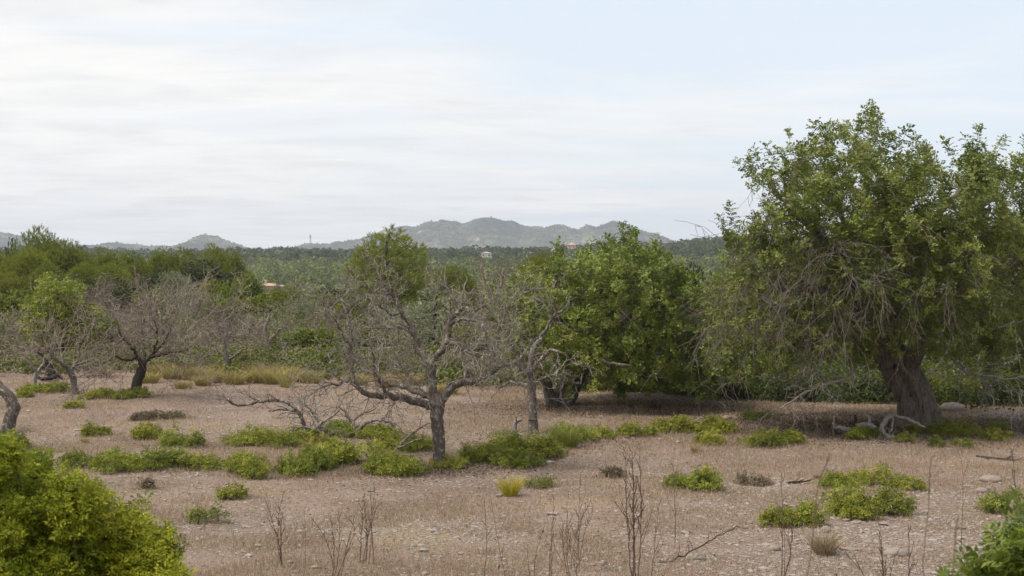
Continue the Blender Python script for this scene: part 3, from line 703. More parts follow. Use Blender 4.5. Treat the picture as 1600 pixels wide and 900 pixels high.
def dead_tree(label, basepx, limbs, mat_trunk, seed, tw=dict(), group='bare almond trees', cat='tree', extra=None, name='almond_tree', stride=1, twig_mat='twig', reach=(.5, 1.3), lvl=3, prob=.8, trunk_n=1, finer=1.0, tipn=3):
    """limbs[0] is the trunk; the others start where their first point lies"""
    rng = np.random.default_rng(seed); base = gp(*basepx); Y0 = base[1]
    root = thing(name, base, label, cat, group)
    S = Skel(); tw0 = dict(gn=.24, up=.03, spawn=.45, seg=.10, ratio=(.35, .75), ang=(.5, 1.2), rmin=.0048); tw0.update(tw)
    for k, pts in enumerate(limbs):
        if k and finer < 1: pts = [(a, b, c, d * (finer - .25 * i / len(pts))) for i, (a, b, c, d) in enumerate(pts)]
        w = pxl(pts, Y0)
        limb(S, w, -1 if k == 0 else nearest(S, np.array(w[0][:3])), .10, .010 if k < trunk_n else .018, rng)
    n0 = len(S.P); kids = np.zeros(n0, int)
    for i in range(n0):
        if S.par[i] >= 0: kids[S.par[i]] += 1
    T = Skel()
    for i in range(n0):
        if S.par[i] < 0: continue
        r = S.R[i]; tip = kids[i] == 0
        if r > .085 or (S.P[i][2] - base[2] < .75): continue
        pr = 1.0 if tip else prob * (1.0 if r < .05 else .45)
        for _ in range(tipn if tip else 1 + (tipn > 3)):
            if rng.random() < pr:
                d = norm(S.P[i] - S.P[S.par[i]]); dd = rot_dir(d, rng.uniform(.2, .7) if tip else rng.uniform(.6, 1.35), rng)
                s = T.add(S.P[i], -1, min(r * .6, .016)); twigs(T, s, dd, rng.uniform(*reach), min(r * .55, .014), lvl, rng, **tw0)
    link('trunk', build_tubes('trunk', S, MAT[mat_trunk], base, .10), root)
    link('twigs', build_tubes('twigs', T, MAT[twig_mat], base, 0, tw0['rmin'], False), root)
    return root, S, T, base, Y0, rng

# the bare almond that stands in the middle of the field
A = dead_tree('leafless almond tree with wide forking limbs standing alone amid green ground shrubs', (687, 731), [
    [(688, 735, 0, 12.6), (687, 722, 0, 10.5), (686, 700, 0, 9.2), (685, 675, 0, 9.4), (683, 650, 0, 9.7), (684, 632, 0, 10.9)],
    [(684, 632, 0, 8.0), (678, 604, 0, 6.9), (674, 585, .02, 6.4), (675, 566, .03, 6.6)],
    [(675, 566, .03, 5.2), (652, 548, .2, 4.7), (649, 526, .25, 4.4), (640, 507, .3, 4.0), (627, 487, .35, 3.5), (618, 467, .35, 3.2), (606, 455, .35, 2.5), (598, 440, .3, 1.5)],
    [(675, 566, .03, 5.5), (688, 551, -.2, 5.2), (699, 530, -.3, 4.7), (702, 508, -.35, 4.4), (714, 488, -.4, 4.2), (722, 481, -.4, 3.4), (742, 484, -.5, 2.5), (765, 474, -.5, 1.7)],
    [(718, 485, -.4, 2.7), (708, 465, -.3, 2.4), (698, 453, -.2, 1.8), (690, 447, -.2, 1.3)],
    [(703, 506, -.35, 2.9), (720, 500, -.7, 2.5), (745, 501, -.9, 2.4), (760, 515, -1.0, 1.7), (764, 535, -1.1, 1.1)],
    [(684, 634, 0, 7.6), (670, 633, -.1, 6.7), (650, 627, -.3, 6.4), (630, 622, -.5, 6.0), (606, 619, -.7, 5.4), (580, 617, -.9, 4.4), (560, 606, -1.0, 3.9), (546, 595, -1.1, 3.2), (528, 600, -1.1, 2.5), (505, 604, -1.2, 1.7), (485, 617, -1.2, 1.0)],
    [(683, 629, 0, 6.7), (672, 620, .2, 5.9), (650, 612, .5, 5.2), (628, 604, .8, 4.7), (606, 599, 1.0, 3.7), (590, 588, 1.1, 2.5), (575, 580, 1.2, 1.5)],
    [(555, 602, -1.0, 3.0), (549, 575, -.8, 2.7), (552, 548, -.7, 2.5), (548, 515, -.6, 2.2), (541, 482, -.6, 1.8), (532, 455, -.6, 1.2)],
    [(552, 548, -.7, 2.0), (535, 520, -.9, 1.7), (515, 488, -1.1, 1.4), (498, 468, -1.2, 0.9)],
    [(685, 632, 0, 8.0), (692, 622, .05, 7.2), (702, 608, .1, 6.7), (720, 601, .1, 6.0), (745, 594, 0, 5.4), (766, 583, 0, 4.2), (786, 571, -.1, 3.2), (804, 568, -.2, 2.5), (818, 577, -.3, 1.8), (826, 595, -.4, 1.1)],
    [(768, 582, 0, 2.9), (772, 550, .3, 2.4), (779, 514, .4, 2.2), (790, 488, .4, 1.8), (803, 466, .4, 1.5), (828, 455, .4, 0.9)],
    [(700, 528, -.3, 2.7), (722, 545, -.8, 2.2), (742, 552, -1.2, 1.7), (760, 560, -1.5, 1.0)],
    [(650, 526, .25, 2.9), (622, 510, .6, 2.4), (598, 512, .9, 2.0), (570, 512, 1.1, 1.3)],
    [(628, 488, .35, 2.4), (612, 492, -.1, 1.8), (592, 478, -.4, 1.5), (570, 465, -.6, 1.0)],
    [(606, 619, -.7, 3.4), (596, 600, -1.2, 2.7), (585, 575, -1.6, 2.2), (580, 545, -1.8, 1.5)],
    [(640, 606, .7, 2.9), (636, 580, 1.1, 2.4), (622, 555, 1.5, 1.7), (610, 535, 1.7, 1.0)],
    [(722, 600, .1, 2.9), (735, 570, .6, 2.4), (740, 540, .9, 1.7)],
    ], 'dead_bark', 201, dict(spawn=.52, up=-.012, rmin=.0046, gn=.27), reach=(.22, .78), prob=1.0, trunk_n=1, tipn=4)
# the stripped lower trunk shows the bare wood
B = dead_tree('slim leafless almond tree with crooked grey trunk in front of the broad carob', (833, 678), [
    [(834, 684, 0, 9), (833, 670, 0, 7.8), (832, 640, 0, 7.0), (831, 610, 0, 6.8), (830, 585, 0, 6)],
    [(830, 585, 0, 5.2), (829, 562, .1, 4.6), (836, 540, .2, 3.8), (848, 524, .3, 3.2), (857, 505, .3, 2.6), (868, 490, .3, 2.0), (884, 480, .3, 1.2)],
    [(830, 582, 0, 4.8), (845, 562, -.3, 3.6), (862, 548, -.5, 2.8), (880, 552, -.6, 1.8), (890, 562, -.6, 1.0)],
    [(831, 595, 0, 4.6), (818, 572, -.2, 3.6), (804, 550, -.3, 2.8), (795, 525, -.4, 2.0), (790, 505, -.4, 1.2)],
    [(831, 605, 0, 4.0), (815, 600, .4, 3.0), (795, 598, .6, 2.2), (780, 606, .8, 1.4)],
    [(831, 600, 0, 3.6), (850, 590, .4, 2.6), (868, 585, .7, 1.6)],
    ], 'dead_bark', 202, dict(spawn=.42, rmin=.0046, gn=.27), reach=(.25, .75), lvl=3, prob=.75)

# bare and half-bare trees along the back of the field
dead_tree('dark-trunked bare almond with the widest twiggy crown, above dry straw grass', (211, 619), [
    [(210, 623, 0, 9.5), (211, 612, 0, 8), (216, 592, 0, 7.4), (222, 575, 0, 7)],
    [(222, 575, 0, 5), (215, 556, -.2, 4.4), (203, 540, -.4, 3.6), (190, 525, -.6, 2.6), (182, 500, -.6, 1.6)],
    [(222, 575, 0, 5), (235, 558, .2, 4.2), (248, 545, .4, 3.4), (262, 525, .6, 2.4), (272, 500, .7, 1.5)],
    [(222, 572, 0, 4.5), (226, 545, .5, 3.6), (222, 515, .8, 2.6), (228, 488, .9, 1.5)],
    [(235, 558, .2, 3.6), (262, 552, -.5, 3.0), (288, 548, -1, 2.0), (300, 540, -1.2, 1.2)],
    [(216, 560, -.2, 3.2), (195, 562, -.8, 2.6), (178, 556, -1.2, 1.8), (170, 566, -1.3, 1.1)],
    [(240, 552, .3, 3), (246, 525, -.3, 2.4), (240, 500, -.6, 1.4)],
    ], 'dark_bark', 203, finer=.7, tw=dict(gn=.2, up=.02, spawn=.5, seg=.14, rmin=.007), twig_mat='twig_far', reach=(.6, 1.5), prob=.85)
dead_tree('small bare almond with a bent pale-brown trunk beside a low bright shrub', (117, 616), [
    [(118, 618, 0, 6.2), (117, 606, 0, 5.4), (114, 590, 0, 5.2), (107, 579, 0, 5)],
    [(107, 579, 0, 4), (98, 570, -.2, 3.4), (85, 560, -.5, 2.6), (74, 545, -.6, 1.5)],
    [(110, 582, 0, 3.8), (118, 566, .2, 3), (122, 552, .3, 2.2), (124, 535, .3, 1.3)],
    [(98, 570, -.2, 3), (96, 552, .4, 2.2), (88, 532, .6, 1.4)],
    [(114, 574, .1, 3), (130, 566, -.4, 2.2), (146, 560, -.6, 1.3)],
    ], 'stem', 204, finer=.7, tw=dict(gn=.2, up=.02, spawn=.42, seg=.13, rmin=.007), twig_mat='twig_far', reach=(.6, 1.3))
dead_tree('thin bare almond with a pale S-bent trunk rising out of tall straw grass', (350, 592), [
    [(348, 596, 0, 6), (352, 582, 0, 5.2), (357, 566, 0, 5.0), (354, 556, 0, 4.8)],
    [(354, 556, 0, 4.2), (352, 540, 0, 3.8), (350, 528, 0, 3.4), (341, 514, .1, 2.8), (338, 500, .1, 1.8), (334, 485, .1, 1.2)],
    [(356, 562, 0, 3.6), (368, 555, -.2, 3), (382, 545, -.4, 2.2), (395, 543, -.5, 1.3)],
    [(354, 556, 0, 2.8), (340, 548, .3, 2.2), (330, 550, .5, 1.3)],
    [(350, 528, 0, 2.6), (358, 508, .4, 2), (362, 488, .6, 1.2)],
    ], 'stem', 205, finer=.7, tw=dict(gn=.2, up=.02, spawn=.5, seg=.15, rmin=.0075), twig_mat='twig_far', reach=(.7, 1.5))
dead_tree('short bare almond with a dark thick trunk and a fallen limb at its foot', (81, 592), [
    [(82, 594, 0, 7.5), (80, 582, 0, 6.4), (76, 570, 0, 6)],
    [(76, 570, 0, 4.4), (64, 555, -.3, 3.2), (52, 545, -.5, 1.8)], [(76, 570, 0, 4.4), (82, 552, .3, 3.2), (90, 538, .5, 1.8)],
    [(78, 575, 0, 3.6), (60, 572, .4, 2.8), (40, 566, .8, 1.6)],
    ], 'dark_bark', 206, finer=.7, tw=dict(gn=.22, spawn=.4, seg=.15, rmin=.0075), twig_mat='twig_far', reach=(.7, 1.5))
dead_tree('stunted bare almond with a broken pale stump of a trunk', (53, 607), [
    [(53, 610, 0, 5), (54, 598, 0, 4.2), (56, 585, 0, 4)],
    [(56, 585, 0, 3.2), (48, 568, -.2, 2.4), (38, 555, -.4, 1.4)], [(56, 587, 0, 3), (66, 570, .2, 2.2), (70, 555, .3, 1.3)],
    ], 'pale_wood', 207, finer=.7, tw=dict(gn=.22, spawn=.4, seg=.14, rmin=.007), twig_mat='twig_far', reach=(.5, 1.1))
dead_tree('bare grey thicket tree at the very edge of the field beside a short dark almond', (-12, 588), [
    [(-12, 592, 0, 6), (-10, 580, 0, 5)], [(-10, 580, 0, 4), (0, 560, 0, 3), (14, 545, .2, 1.8)], [(-10, 580, 0, 4), (-24, 560, 0, 3), (-30, 535, .2, 1.8)], [(-8, 576, 0, 3), (8, 568, -.5, 2.2), (24, 562, -.8, 1.4)],
    ], 'stem', 208, finer=.7, tw=dict(gn=.2, spawn=.5, seg=.15, rmin=.0075), twig_mat='twig_far', reach=(.7, 1.5))
dead_tree('thick dark leaning almond trunk cut by the edge of the picture', (12, 676), [
    [(11, 682, 0, 11.6), (13, 668, 0, 10.0), (18, 650, 0, 9.2), (22, 638, 0, 9.4), (17, 624, 0, 8.4), (8, 612, 0, 7.6), (-4, 600, 0, 6.8), (-22, 580, .1, 5.6)],
    [(-22, 580, .1, 4.8), (-45, 550, .3, 3.6), (-70, 510, .4, 2.4), (-82, 470, .4, 1.4)], [(-20, 582, .1, 4.0), (-50, 570, -.5, 3.2), (-85, 552, -.8, 2.1), (-110, 520, -.9, 1.3)], [(22, 637, 0, 2.4), (26, 640, -.1, 1.8)],
    ], 'dead_bark', 209, reach=(.4, .9), lvl=2)

# trees and tall shrubs given their own outline
def blob_tree(name, label, cat, basepx, Y0, trunk, blobs, n, D, temp, mat, seed, bark='carob_bark', lscale=(.9, 1.4), step=.2, kill=.24, rtip=.005, keep=.5, up=.4, group=None, bare=0.0, crown='crown'):
    rng = np.random.default_rng(seed); base = gx(basepx, Y0)
    root = thing(name, base, label, cat, group); S = Skel()
    by = HY - (base[2] - .1 - H) / Y0 * F
    for k, pts in enumerate(trunk):
        pts = [(a, by if b is None else b, c, d) for a, b, c, d in pts]
        w = pxl(pts, Y0); limb(S, w, -1 if k == 0 else nearest(S, np.array(w[0][:3])), .16, .02, rng)
    tips, thin = colonize(S, blob_attr(blobs, n, Y0, D, rng, 2.0, .4), step, 2.2, kill, 100, rng, .28, (0, 0, .04), rtip, 2.25)
    P = np.array(S.P); allt = np.concatenate([tips, thin[rng.random(len(thin)) < keep]])
    if bare: allt = allt[rng.random(len(allt)) > bare]
    pos = P[allt]
    if temp is not None: leaf_crown(crown, root, base, pos, skel_dirs(S, allt, up), temp, rng.uniform(*lscale, len(pos)), MAT[mat], rng)
    link('trunk', build_tubes('trunk', S, MAT[bark], base, .08, rtip * .8), root)
    return root
blob_tree('carob_tree', 'young carob with loose bright yellow-green clumps behind the small bare almonds', 'tree', 95, 58, [[(95, None, 0, 7), (96, 560, 0, 6), (92, 520, 0, 4.5), (88, 480, 0, 3), (90, 455, 0, 2)], [(94, 530, 0, 4), (130, 500, 0, 3), (148, 495, 0, 2)]],
          [(78, 462, 26), (105, 470, 28), (60, 480, 22), (120, 490, 22), (85, 500, 34), (148, 497, 18), (50, 508, 20), (115, 520, 26), (100, 450, 10), (68, 530, 20)], 900, 1.8, T_CAROB, 'yellowbush', 301, lscale=(1.4, 2.2), group='carob trees')
blob_tree('olive_tree', 'grey-green olive with a leaning pale trunk behind tall straw grass', 'tree', 423, 57, [[(423, None, 0, 5), (421, 560, 0, 4.5), (418, 535, 0, 4), (414, 515, 0, 3), (420, 495, 0, 2)], [(418, 538, 0, 3), (436, 515, 0, 2)]],
          [(412, 510, 34), (435, 502, 30), (395, 522, 24), (425, 485, 16), (450, 525, 22)], 750, 1.5, T_OLIVE, 'olive', 302, 'twig_far', (1.2, 1.9), bare=.45, group='olive trees')
blob_tree('olive_tree', 'silvery olive tree standing between the lone almond and the pine behind it', 'tree', 672, 60, [[(672, None, 0, 8), (674, 560, 0, 7), (676, 520, 0, 5), (680, 485, 0, 3), (682, 462, 0, 2)]],
          [(682, 468, 26), (695, 485, 28), (664, 492, 26), (676, 520, 36), (640, 505, 22), (712, 515, 24), (650, 535, 28), (600, 500, 18)], 1800, 1.6, T_OLIVE, 'olive', 303, 'dark_bark', (1.3, 2.0), group='olive trees')
blob_tree('olive_tree', 'dull grey-green olive with thin foliage behind the widest bare almond', 'tree', 258, 60, [[(258, None, 0, 7), (258, 560, 0, 6), (255, 520, 0, 4), (250, 490, 0, 2.5)]],
          [(250, 490, 28), (275, 495, 30), (300, 505, 22), (225, 500, 24), (262, 520, 40), (240, 475, 14)], 900, 1.6, T_OLIVE, 'olive', 304, 'twig_far', (1.3, 2.0), bare=.4, group='olive trees')
blob_tree('pine_tree', 'tall bright Aleppo pine with ragged top standing clear behind the lone almond', 'tree', 606, 92, [[(606, None, 0, 7), (606, 520, 0, 6), (604, 460, 0, 5), (606, 420, 0, 4), (604, 385, 0, 2.5), (608, 366, 0, 1.5)]],
          [(606, 372, 14), (590, 384, 18), (625, 380, 18), (612, 398, 32), (572, 402, 22), (560, 420, 20), (645, 400, 22), (656, 420, 16), (604, 425, 36), (635, 435, 28), (575, 440, 28), (548, 425, 14), (612, 460, 34), (648, 452, 20), (560, 455, 16)], 2800, 2.4, T_PINE, 'pine', 305, 'dark_bark', (1.0, 1.7), .22, .24, .007, .8, .8, 'pine trees')
blob_tree('shrub', 'tall grey-brown half-bare shrub with a dark leafy tip between the pine and the broad carob', 'shrub', 786, 66, [[(786, None, 0, 5), (784, 520, 0, 4.5), (780, 470, 0, 3), (785, 430, 0, 2)], [(784, 510, 0, 4), (800, 460, 0, 3), (815, 425, 0, 2)], [(782, 500, 0, 3), (760, 450, 0, 2.4), (752, 415, 0, 1.5)]],
          [(752, 410, 13), (748, 428, 15), (775, 428, 26), (800, 428, 30), (825, 432, 22), (785, 455, 40), (760, 465, 24), (820, 460, 26), (740, 490, 24)], 1500, 1.6, T_BUSH, 'brownleaf', 306, 'twig_far', (.5, .9), .17, .2, .006, .4, .4, 'scrub behind the field', .35)
blob_tree('shrub', 'loose yellow-green shrub filling the gap between the two big carobs', 'shrub', 1130, 46, [[(1130, None, 0, 6), (1130, 560, 0, 5), (1125, 510, 0, 3.5), (1120, 470, 0, 2)], [(1130, 550, 0, 4), (1160, 510, 0, 3), (1170, 480, 0, 2)]],
          [(1128, 470, 34), (1160, 500, 40), (1110, 510, 36), (1140, 545, 44), (1105, 450, 18), (1180, 550, 34), (1100, 570, 30), (1160, 585, 30), (1200, 520, 34), (1090, 530, 30)], 2200, 1.8, T_BUSH, 'yellowbush', 307, 'twig', (.7, 1.1), .18, .2, .005, .6, .4, 'scrub behind the field')
blob_tree('shrub', 'high dark green thicket closing the field behind the huge leaning carob trunk', 'shrub', 1530, 42.0, [[(1530, None, 0, 6), (1530, 590, 0, 5), (1535, 540, 0, 3.5), (1540, 480, 0, 2)], [(1530, 590, 0, 4), (1480, 550, 0, 3), (1450, 520, 0, 2)], [(1530, 590, 0, 4), (1590, 560, 0, 3), (1620, 520, 0, 2)]],
          [(1540, 470, 60), (1600, 440, 55), (1470, 520, 50), (1540, 550, 60), (1610, 540, 60), (1480, 580, 36), (1580, 390, 35), (1630, 380, 45), (1420, 560, 34), (1560, 600, 34), (1380, 585, 30), (1450, 590, 34), (1330, 590, 24)], 3300, 1.8, T_BUSH, 'bush', 308, 'twig', (.7, 1.15), .2, .22, .005, .6, .4, 'scrub behind the field')
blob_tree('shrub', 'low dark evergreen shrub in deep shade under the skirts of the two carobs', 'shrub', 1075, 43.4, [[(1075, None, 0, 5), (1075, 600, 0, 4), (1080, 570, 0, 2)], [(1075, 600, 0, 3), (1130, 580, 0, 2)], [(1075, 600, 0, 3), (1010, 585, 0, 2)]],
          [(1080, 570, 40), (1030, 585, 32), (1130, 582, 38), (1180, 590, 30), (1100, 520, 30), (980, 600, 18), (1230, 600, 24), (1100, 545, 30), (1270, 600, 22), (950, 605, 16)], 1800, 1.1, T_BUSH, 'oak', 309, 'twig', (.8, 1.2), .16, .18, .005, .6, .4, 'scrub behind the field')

# ------------------------------------------------------------------ low shrubs on the field
SHRUBS = []
def ground_shrub(label, px, py, wpx, hpx, mat='lentisk', temp=None, depth=.75, dens=1.0, seed=0, lscale=(.9, 1.35), name='ground_shrub', cat='shrub', group='green shrubs on the field', twig='twig', ragged=.35, flat=1.0, Y=None, foliage='foliage'):
    rng = np.random.default_rng(1000 + int(px * 7 + py * 3) + seed)
    base = gp(px, py - 2) if Y is None else gx(px, Y)
    Y0 = base[1]; m = Y0 / F; w = wpx * m / 2 * 1.42; h = hpx * m * .72; d = w * depth
    base = base + np.array([0, d * .8, 0]); base[2] = float(terrain(base[0], base[1]))
    n = int(max(16, dens * 165 * (w * d) ** .62 * (1 + h)) * 1.6)
    # a few overlapping mounds
    nm = max(3, int(w * 5)); mx = rng.uniform(-.75, .75, nm); my = rng.uniform(-.6, .6, nm); mr = rng.uniform(.28, .55, nm) * (1 if w < 1 else .8); mh = rng.uniform(.35, 1.0, nm); mh[0] = 1
    k = rng.integers(nm, size=n); a = rng.uniform(0, 2 * np.pi, n); q = np.sqrt(rng.random(n))
    x = (mx[k] + mr[k] * q * np.cos(a)) * w; y = (my[k] + mr[k] * 1.2 * q * np.sin(a)) * d
    tone_k = mh; top = h * mh[k] * np.sqrt(np.clip(1.05 - q ** 2, .05, 1)) * (1 + rng.normal(0, ragged * .4, n)).clip(.4, 1.6)
    z = top * rng.uniform(.10, 1, n) ** flat
    gx_, gy_ = base[0] + x, base[1] + y; g = terrain(gx_, gy_)
    P = np.stack([gx_, gy_, g + z], 1)
    D = norm(np.stack([np.cos(a) * q * .8, np.sin(a) * q * .8, np.full(n, .75)], 1) + rng.normal(size=(n, 3)) * .3)
    root = thing(name, base, label, cat, group); SHRUBS.append((base[0], base[1], w, d))
    temp = temp or T_LENT
    S = Skel(); rb = S.add(base - np.array([0, 0, .14]), -1, .012)
    for i in range(0, n, 3):
        o = np.array([base[0] + mx[k[i]] * w * .9 + rng.normal() * .08, base[1] + my[k[i]] * d * .9 + rng.normal() * .08, 0]); o[2] = terrain(o[0], o[1]) - .03
        b0 = S.add(o - np.array([0, 0, .03]), rb, .010); mid = (o + P[i]) / 2 + rng.normal(size=3) * .03; b1 = S.add(mid, b0, .007); S.add(P[i], b1, .004)
    link('stems', build_tubes('stems', S, MAT[twig], base, 0, .0045, False), root)
    leaf_crown(foliage, root, base, P, D, temp, rng.uniform(*lscale, n), MAT[mat], rng, .2)
    return root
GS = [
 # label, px, py(base), width px, height px, options
 ('small rounded green shrub, nearest the thick dark leaning almond trunk, beside an equal one', 150, 685, 46, 18, {}),
 ('two-humped green shrub between the small rounded shrub and the one with a tall sprig', 208, 691, 60, 27, {}),
 ('green shrub with a tall sprig and yellowing side, above the long low hedge-like row', 286, 703, 56, 30, {'ragged': .9}),
 ('low bright green shrub at the foot of the dark leaning almond trunk', 45, 708, 100, 30, {'dens': 1.2}),
 ('dark green shrub at the end of the long low row of shrubs', 126, 736, 56, 26, {}),
 ('broad bright green shrub in the middle of the long low row of shrubs', 200, 741, 100, 34, {'dens': 1.1}),
 ('dense dark green shrub in the long row beside the broad bright one', 246, 738, 60, 36, {}),
 ('low green shrub ending the long row on the side of the lone almond', 292, 736, 66, 28, {}),
 ('bushy dark green shrub alone between the long row and the big shrub patch', 392, 750, 86, 40, {}),
 ('tiny grey-green shrub on bare stony soil below the bushy dark one', 375, 783, 44, 20, {'dens': .7}),
 ('sparse wispy brown-green plant alone on the stony soil', 316, 821, 44, 30, {'dens': .28, 'mat': 'bush', 'ragged': .9, 'flat': .8}),
 ('flat spreading green shrub under the fallen dead branches', 400, 704, 122, 32, {}),
 ('low green shrub behind the fallen dead branches', 560, 690, 110, 24, {}),
 ('dark green shrub at the outer tip of the big shrub patch by the lone almond', 500, 747, 96, 46, {}),
 ('big mounded green shrub with reddish leaves beside the lone almond trunk', 550, 733, 104, 58, {'dens': 1.1}),
 ('green shrub at the front rim of the big patch short of the almond trunk', 590, 750, 96, 46, {}),
 ('green shrub partly behind the lone almond trunk', 640, 712, 80, 44, {}),
 ('tall bright green shrub touching the trunk of the lone almond', 756, 720, 88, 56, {'dens': 1.1}),
 ('low green shrub in the big patch, right before the slim bare almond', 760, 736, 130, 36, {}),
 ('green shrub at the foot of the slim leafless almond', 838, 722, 116, 46, {}),
 ('low green shrub trailing off beyond the tall rush tuft', 928, 694, 80, 30, {}),
 ('small upright green shrub alone in the gap between two shrub patches', 997, 687, 40, 30, {}),
 ('rounded green shrub heading the row of low shrubs before the two carobs', 1056, 680, 48, 27, {}),
 ('wide low dark green shrub in the row before the two carobs', 1122, 684, 116, 30, {}),
 ('little light green shrub in front of the wide low dark one', 1114, 699, 46, 21, {}),
 ('spread-out green shrub with gaps near the bleached fallen boughs', 1215, 703, 100, 28, {'dens': .8}),
 ('small brownish green shrub close to the end of the pale dead branch', 1182, 659, 38, 16, {'dens': .7, 'mat': 'bush'}),
 ('rounded leafy green shrub with a tall sprig, alone on the pale grass', 1098, 772, 80, 38, {'ragged': .7, 'dens': 1.1}),
 ('compact ball-shaped green shrub on stony soil', 1241, 827, 62, 46, {'dens': 1.5, 'mat': 'lentisk'}),
 ('big rounded yellow-tipped green shrub, the largest of the trio on the stony soil', 1374, 815, 88, 62, {'dens': 1.4}),
 ('small yellowish green shrub in the trio on the stony soil', 1323, 767, 46, 26, {'mat': 'yellowbush'}),
 ('ragged low green shrub behind the big rounded yellow-tipped one', 1388, 768, 78, 34, {'ragged': .8, 'dens': .8}),
 ('low green shrub against the base of the huge carob trunk', 1470, 684, 96, 26, {'dens': .8}),
 ('small dark green shrub in front of the bleached fallen boughs', 1360, 690, 42, 18, {}),
 ('tiny green sprig of a shrub below the huge carob trunk', 1421, 694, 20, 12, {'dens': .8}),
 ('light green shrub beyond the huge carob trunk, cut by dry grass', 1574, 692, 46, 17, {}),
 ('dull green shrub beside the white stones at the edge of the field', 1594, 806, 70, 42, {'mat': 'bush', 'dens': .8}),
 ('long flat bright green shrub under the small bent bare almond', 72, 618, 66, 16, {'group': 'green shrubs at the back of the field'}),
 ('tiny dark green shrub next to the long flat bright one', 37, 623, 18, 14, {'group': 'green shrubs at the back of the field'}),
 ('small green shrub between the bent bare almond and the widest one', 140, 627, 42, 15, {'group': 'green shrubs at the back of the field'}),
 ('green shrub at the foot of the dark-trunked widest bare almond', 192, 626, 46, 18, {'group': 'green shrubs at the back of the field'}),
 ('little green cushion alone in front of the bent bare almond', 113, 641, 22, 9, {'group': 'green shrubs at the back of the field'}),
 ('low grey-brown withered cushion plant on the bare soil', 252, 659, 62, 11, {'mat': 'brownleaf', 'dens': .8, 'group': 'withered cushion plants'}),
 ('small grey-brown withered plant beside the yellow grass tuft', 843, 766, 32, 14, {'mat': 'bush', 'dens': .5, 'group': 'withered cushion plants'}),
 ('grey-brown withered plant between the tall fennel stalk and the shrub row', 955, 750, 44, 14, {'mat': 'brownleaf', 'dens': .5, 'group': 'withered cushion plants'}),
 ('dark withered plant beside the rounded leafy shrub on the pale grass', 1183, 762, 34, 13, {'mat': 'brownleaf', 'dens': .6, 'group': 'withered cushion plants'}),
 ('small withered plant on bare soil under the long shrub row', 226, 766, 14, 14, {'mat': 'brownleaf', 'dens': .8, 'group': 'withered cushion plants'}),
 ('sparse grey-green sprigs in front of the huge carob trunk', 1468, 702, 22, 12, {'dens': .5, 'mat': 'bush'}),
 ('sparse dull green sprigs beside the smaller sprigs below the huge carob', 1500, 703, 34, 11, {'dens': .5, 'mat': 'bush'}),
]
for (lab, px, py, w, h, o) in GS: ground_shrub(lab, px, py, w, h, **o)
# shrubs along the far rim of the field
for (lab, px, Y, w, h, o) in [
 ('rounded dark green shrub behind the straw grass, below the grey-green olive', 438, 49.5, 60, 34, {}),
 ('dense evergreen bush behind the drooping tip of the lone almond', 520, 49, 74, 50, {}),
 ('dark green bush between the widest bare almond and the S-bent one', 300, 50, 90, 34, {}),
 ('low green bush just beyond the S-bent trunk', 378, 49.5, 50, 34, {}),
 ('dark shaded bush behind the small bent bare almond', 160, 52, 110, 36, {}),
 ('dark green bush seen under the limbs of the lone almond', 610, 48.5, 90, 40, {}),
 ('bright green bush behind the lone almond trunk', 730, 47.5, 100, 44, {}),
 ('green bush glimpsed behind the slim leafless almond', 800, 46.5, 80, 44, {}),
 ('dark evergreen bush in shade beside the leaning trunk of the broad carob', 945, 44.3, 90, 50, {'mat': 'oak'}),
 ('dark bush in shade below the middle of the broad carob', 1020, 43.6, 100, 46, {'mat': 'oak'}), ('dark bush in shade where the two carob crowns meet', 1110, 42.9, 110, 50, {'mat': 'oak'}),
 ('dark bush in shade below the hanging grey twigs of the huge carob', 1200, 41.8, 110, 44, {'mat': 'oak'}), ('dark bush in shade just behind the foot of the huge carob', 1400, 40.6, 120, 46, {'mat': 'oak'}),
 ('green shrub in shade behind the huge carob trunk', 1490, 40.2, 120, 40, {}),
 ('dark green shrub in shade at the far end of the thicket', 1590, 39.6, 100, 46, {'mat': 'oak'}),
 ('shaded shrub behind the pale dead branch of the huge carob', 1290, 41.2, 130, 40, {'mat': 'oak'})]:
    o = dict({'mat': 'bush'}, **o)  # bushes with oak leaves have the carobs' shade put into their colour
    ground_shrub(lab, px, None or 600, w, h * 1.3, temp=T_BUSH, lscale=(.5, .85), Y=Y, group='bushes along the back of the field', depth=.5, dens=3.2, **o)

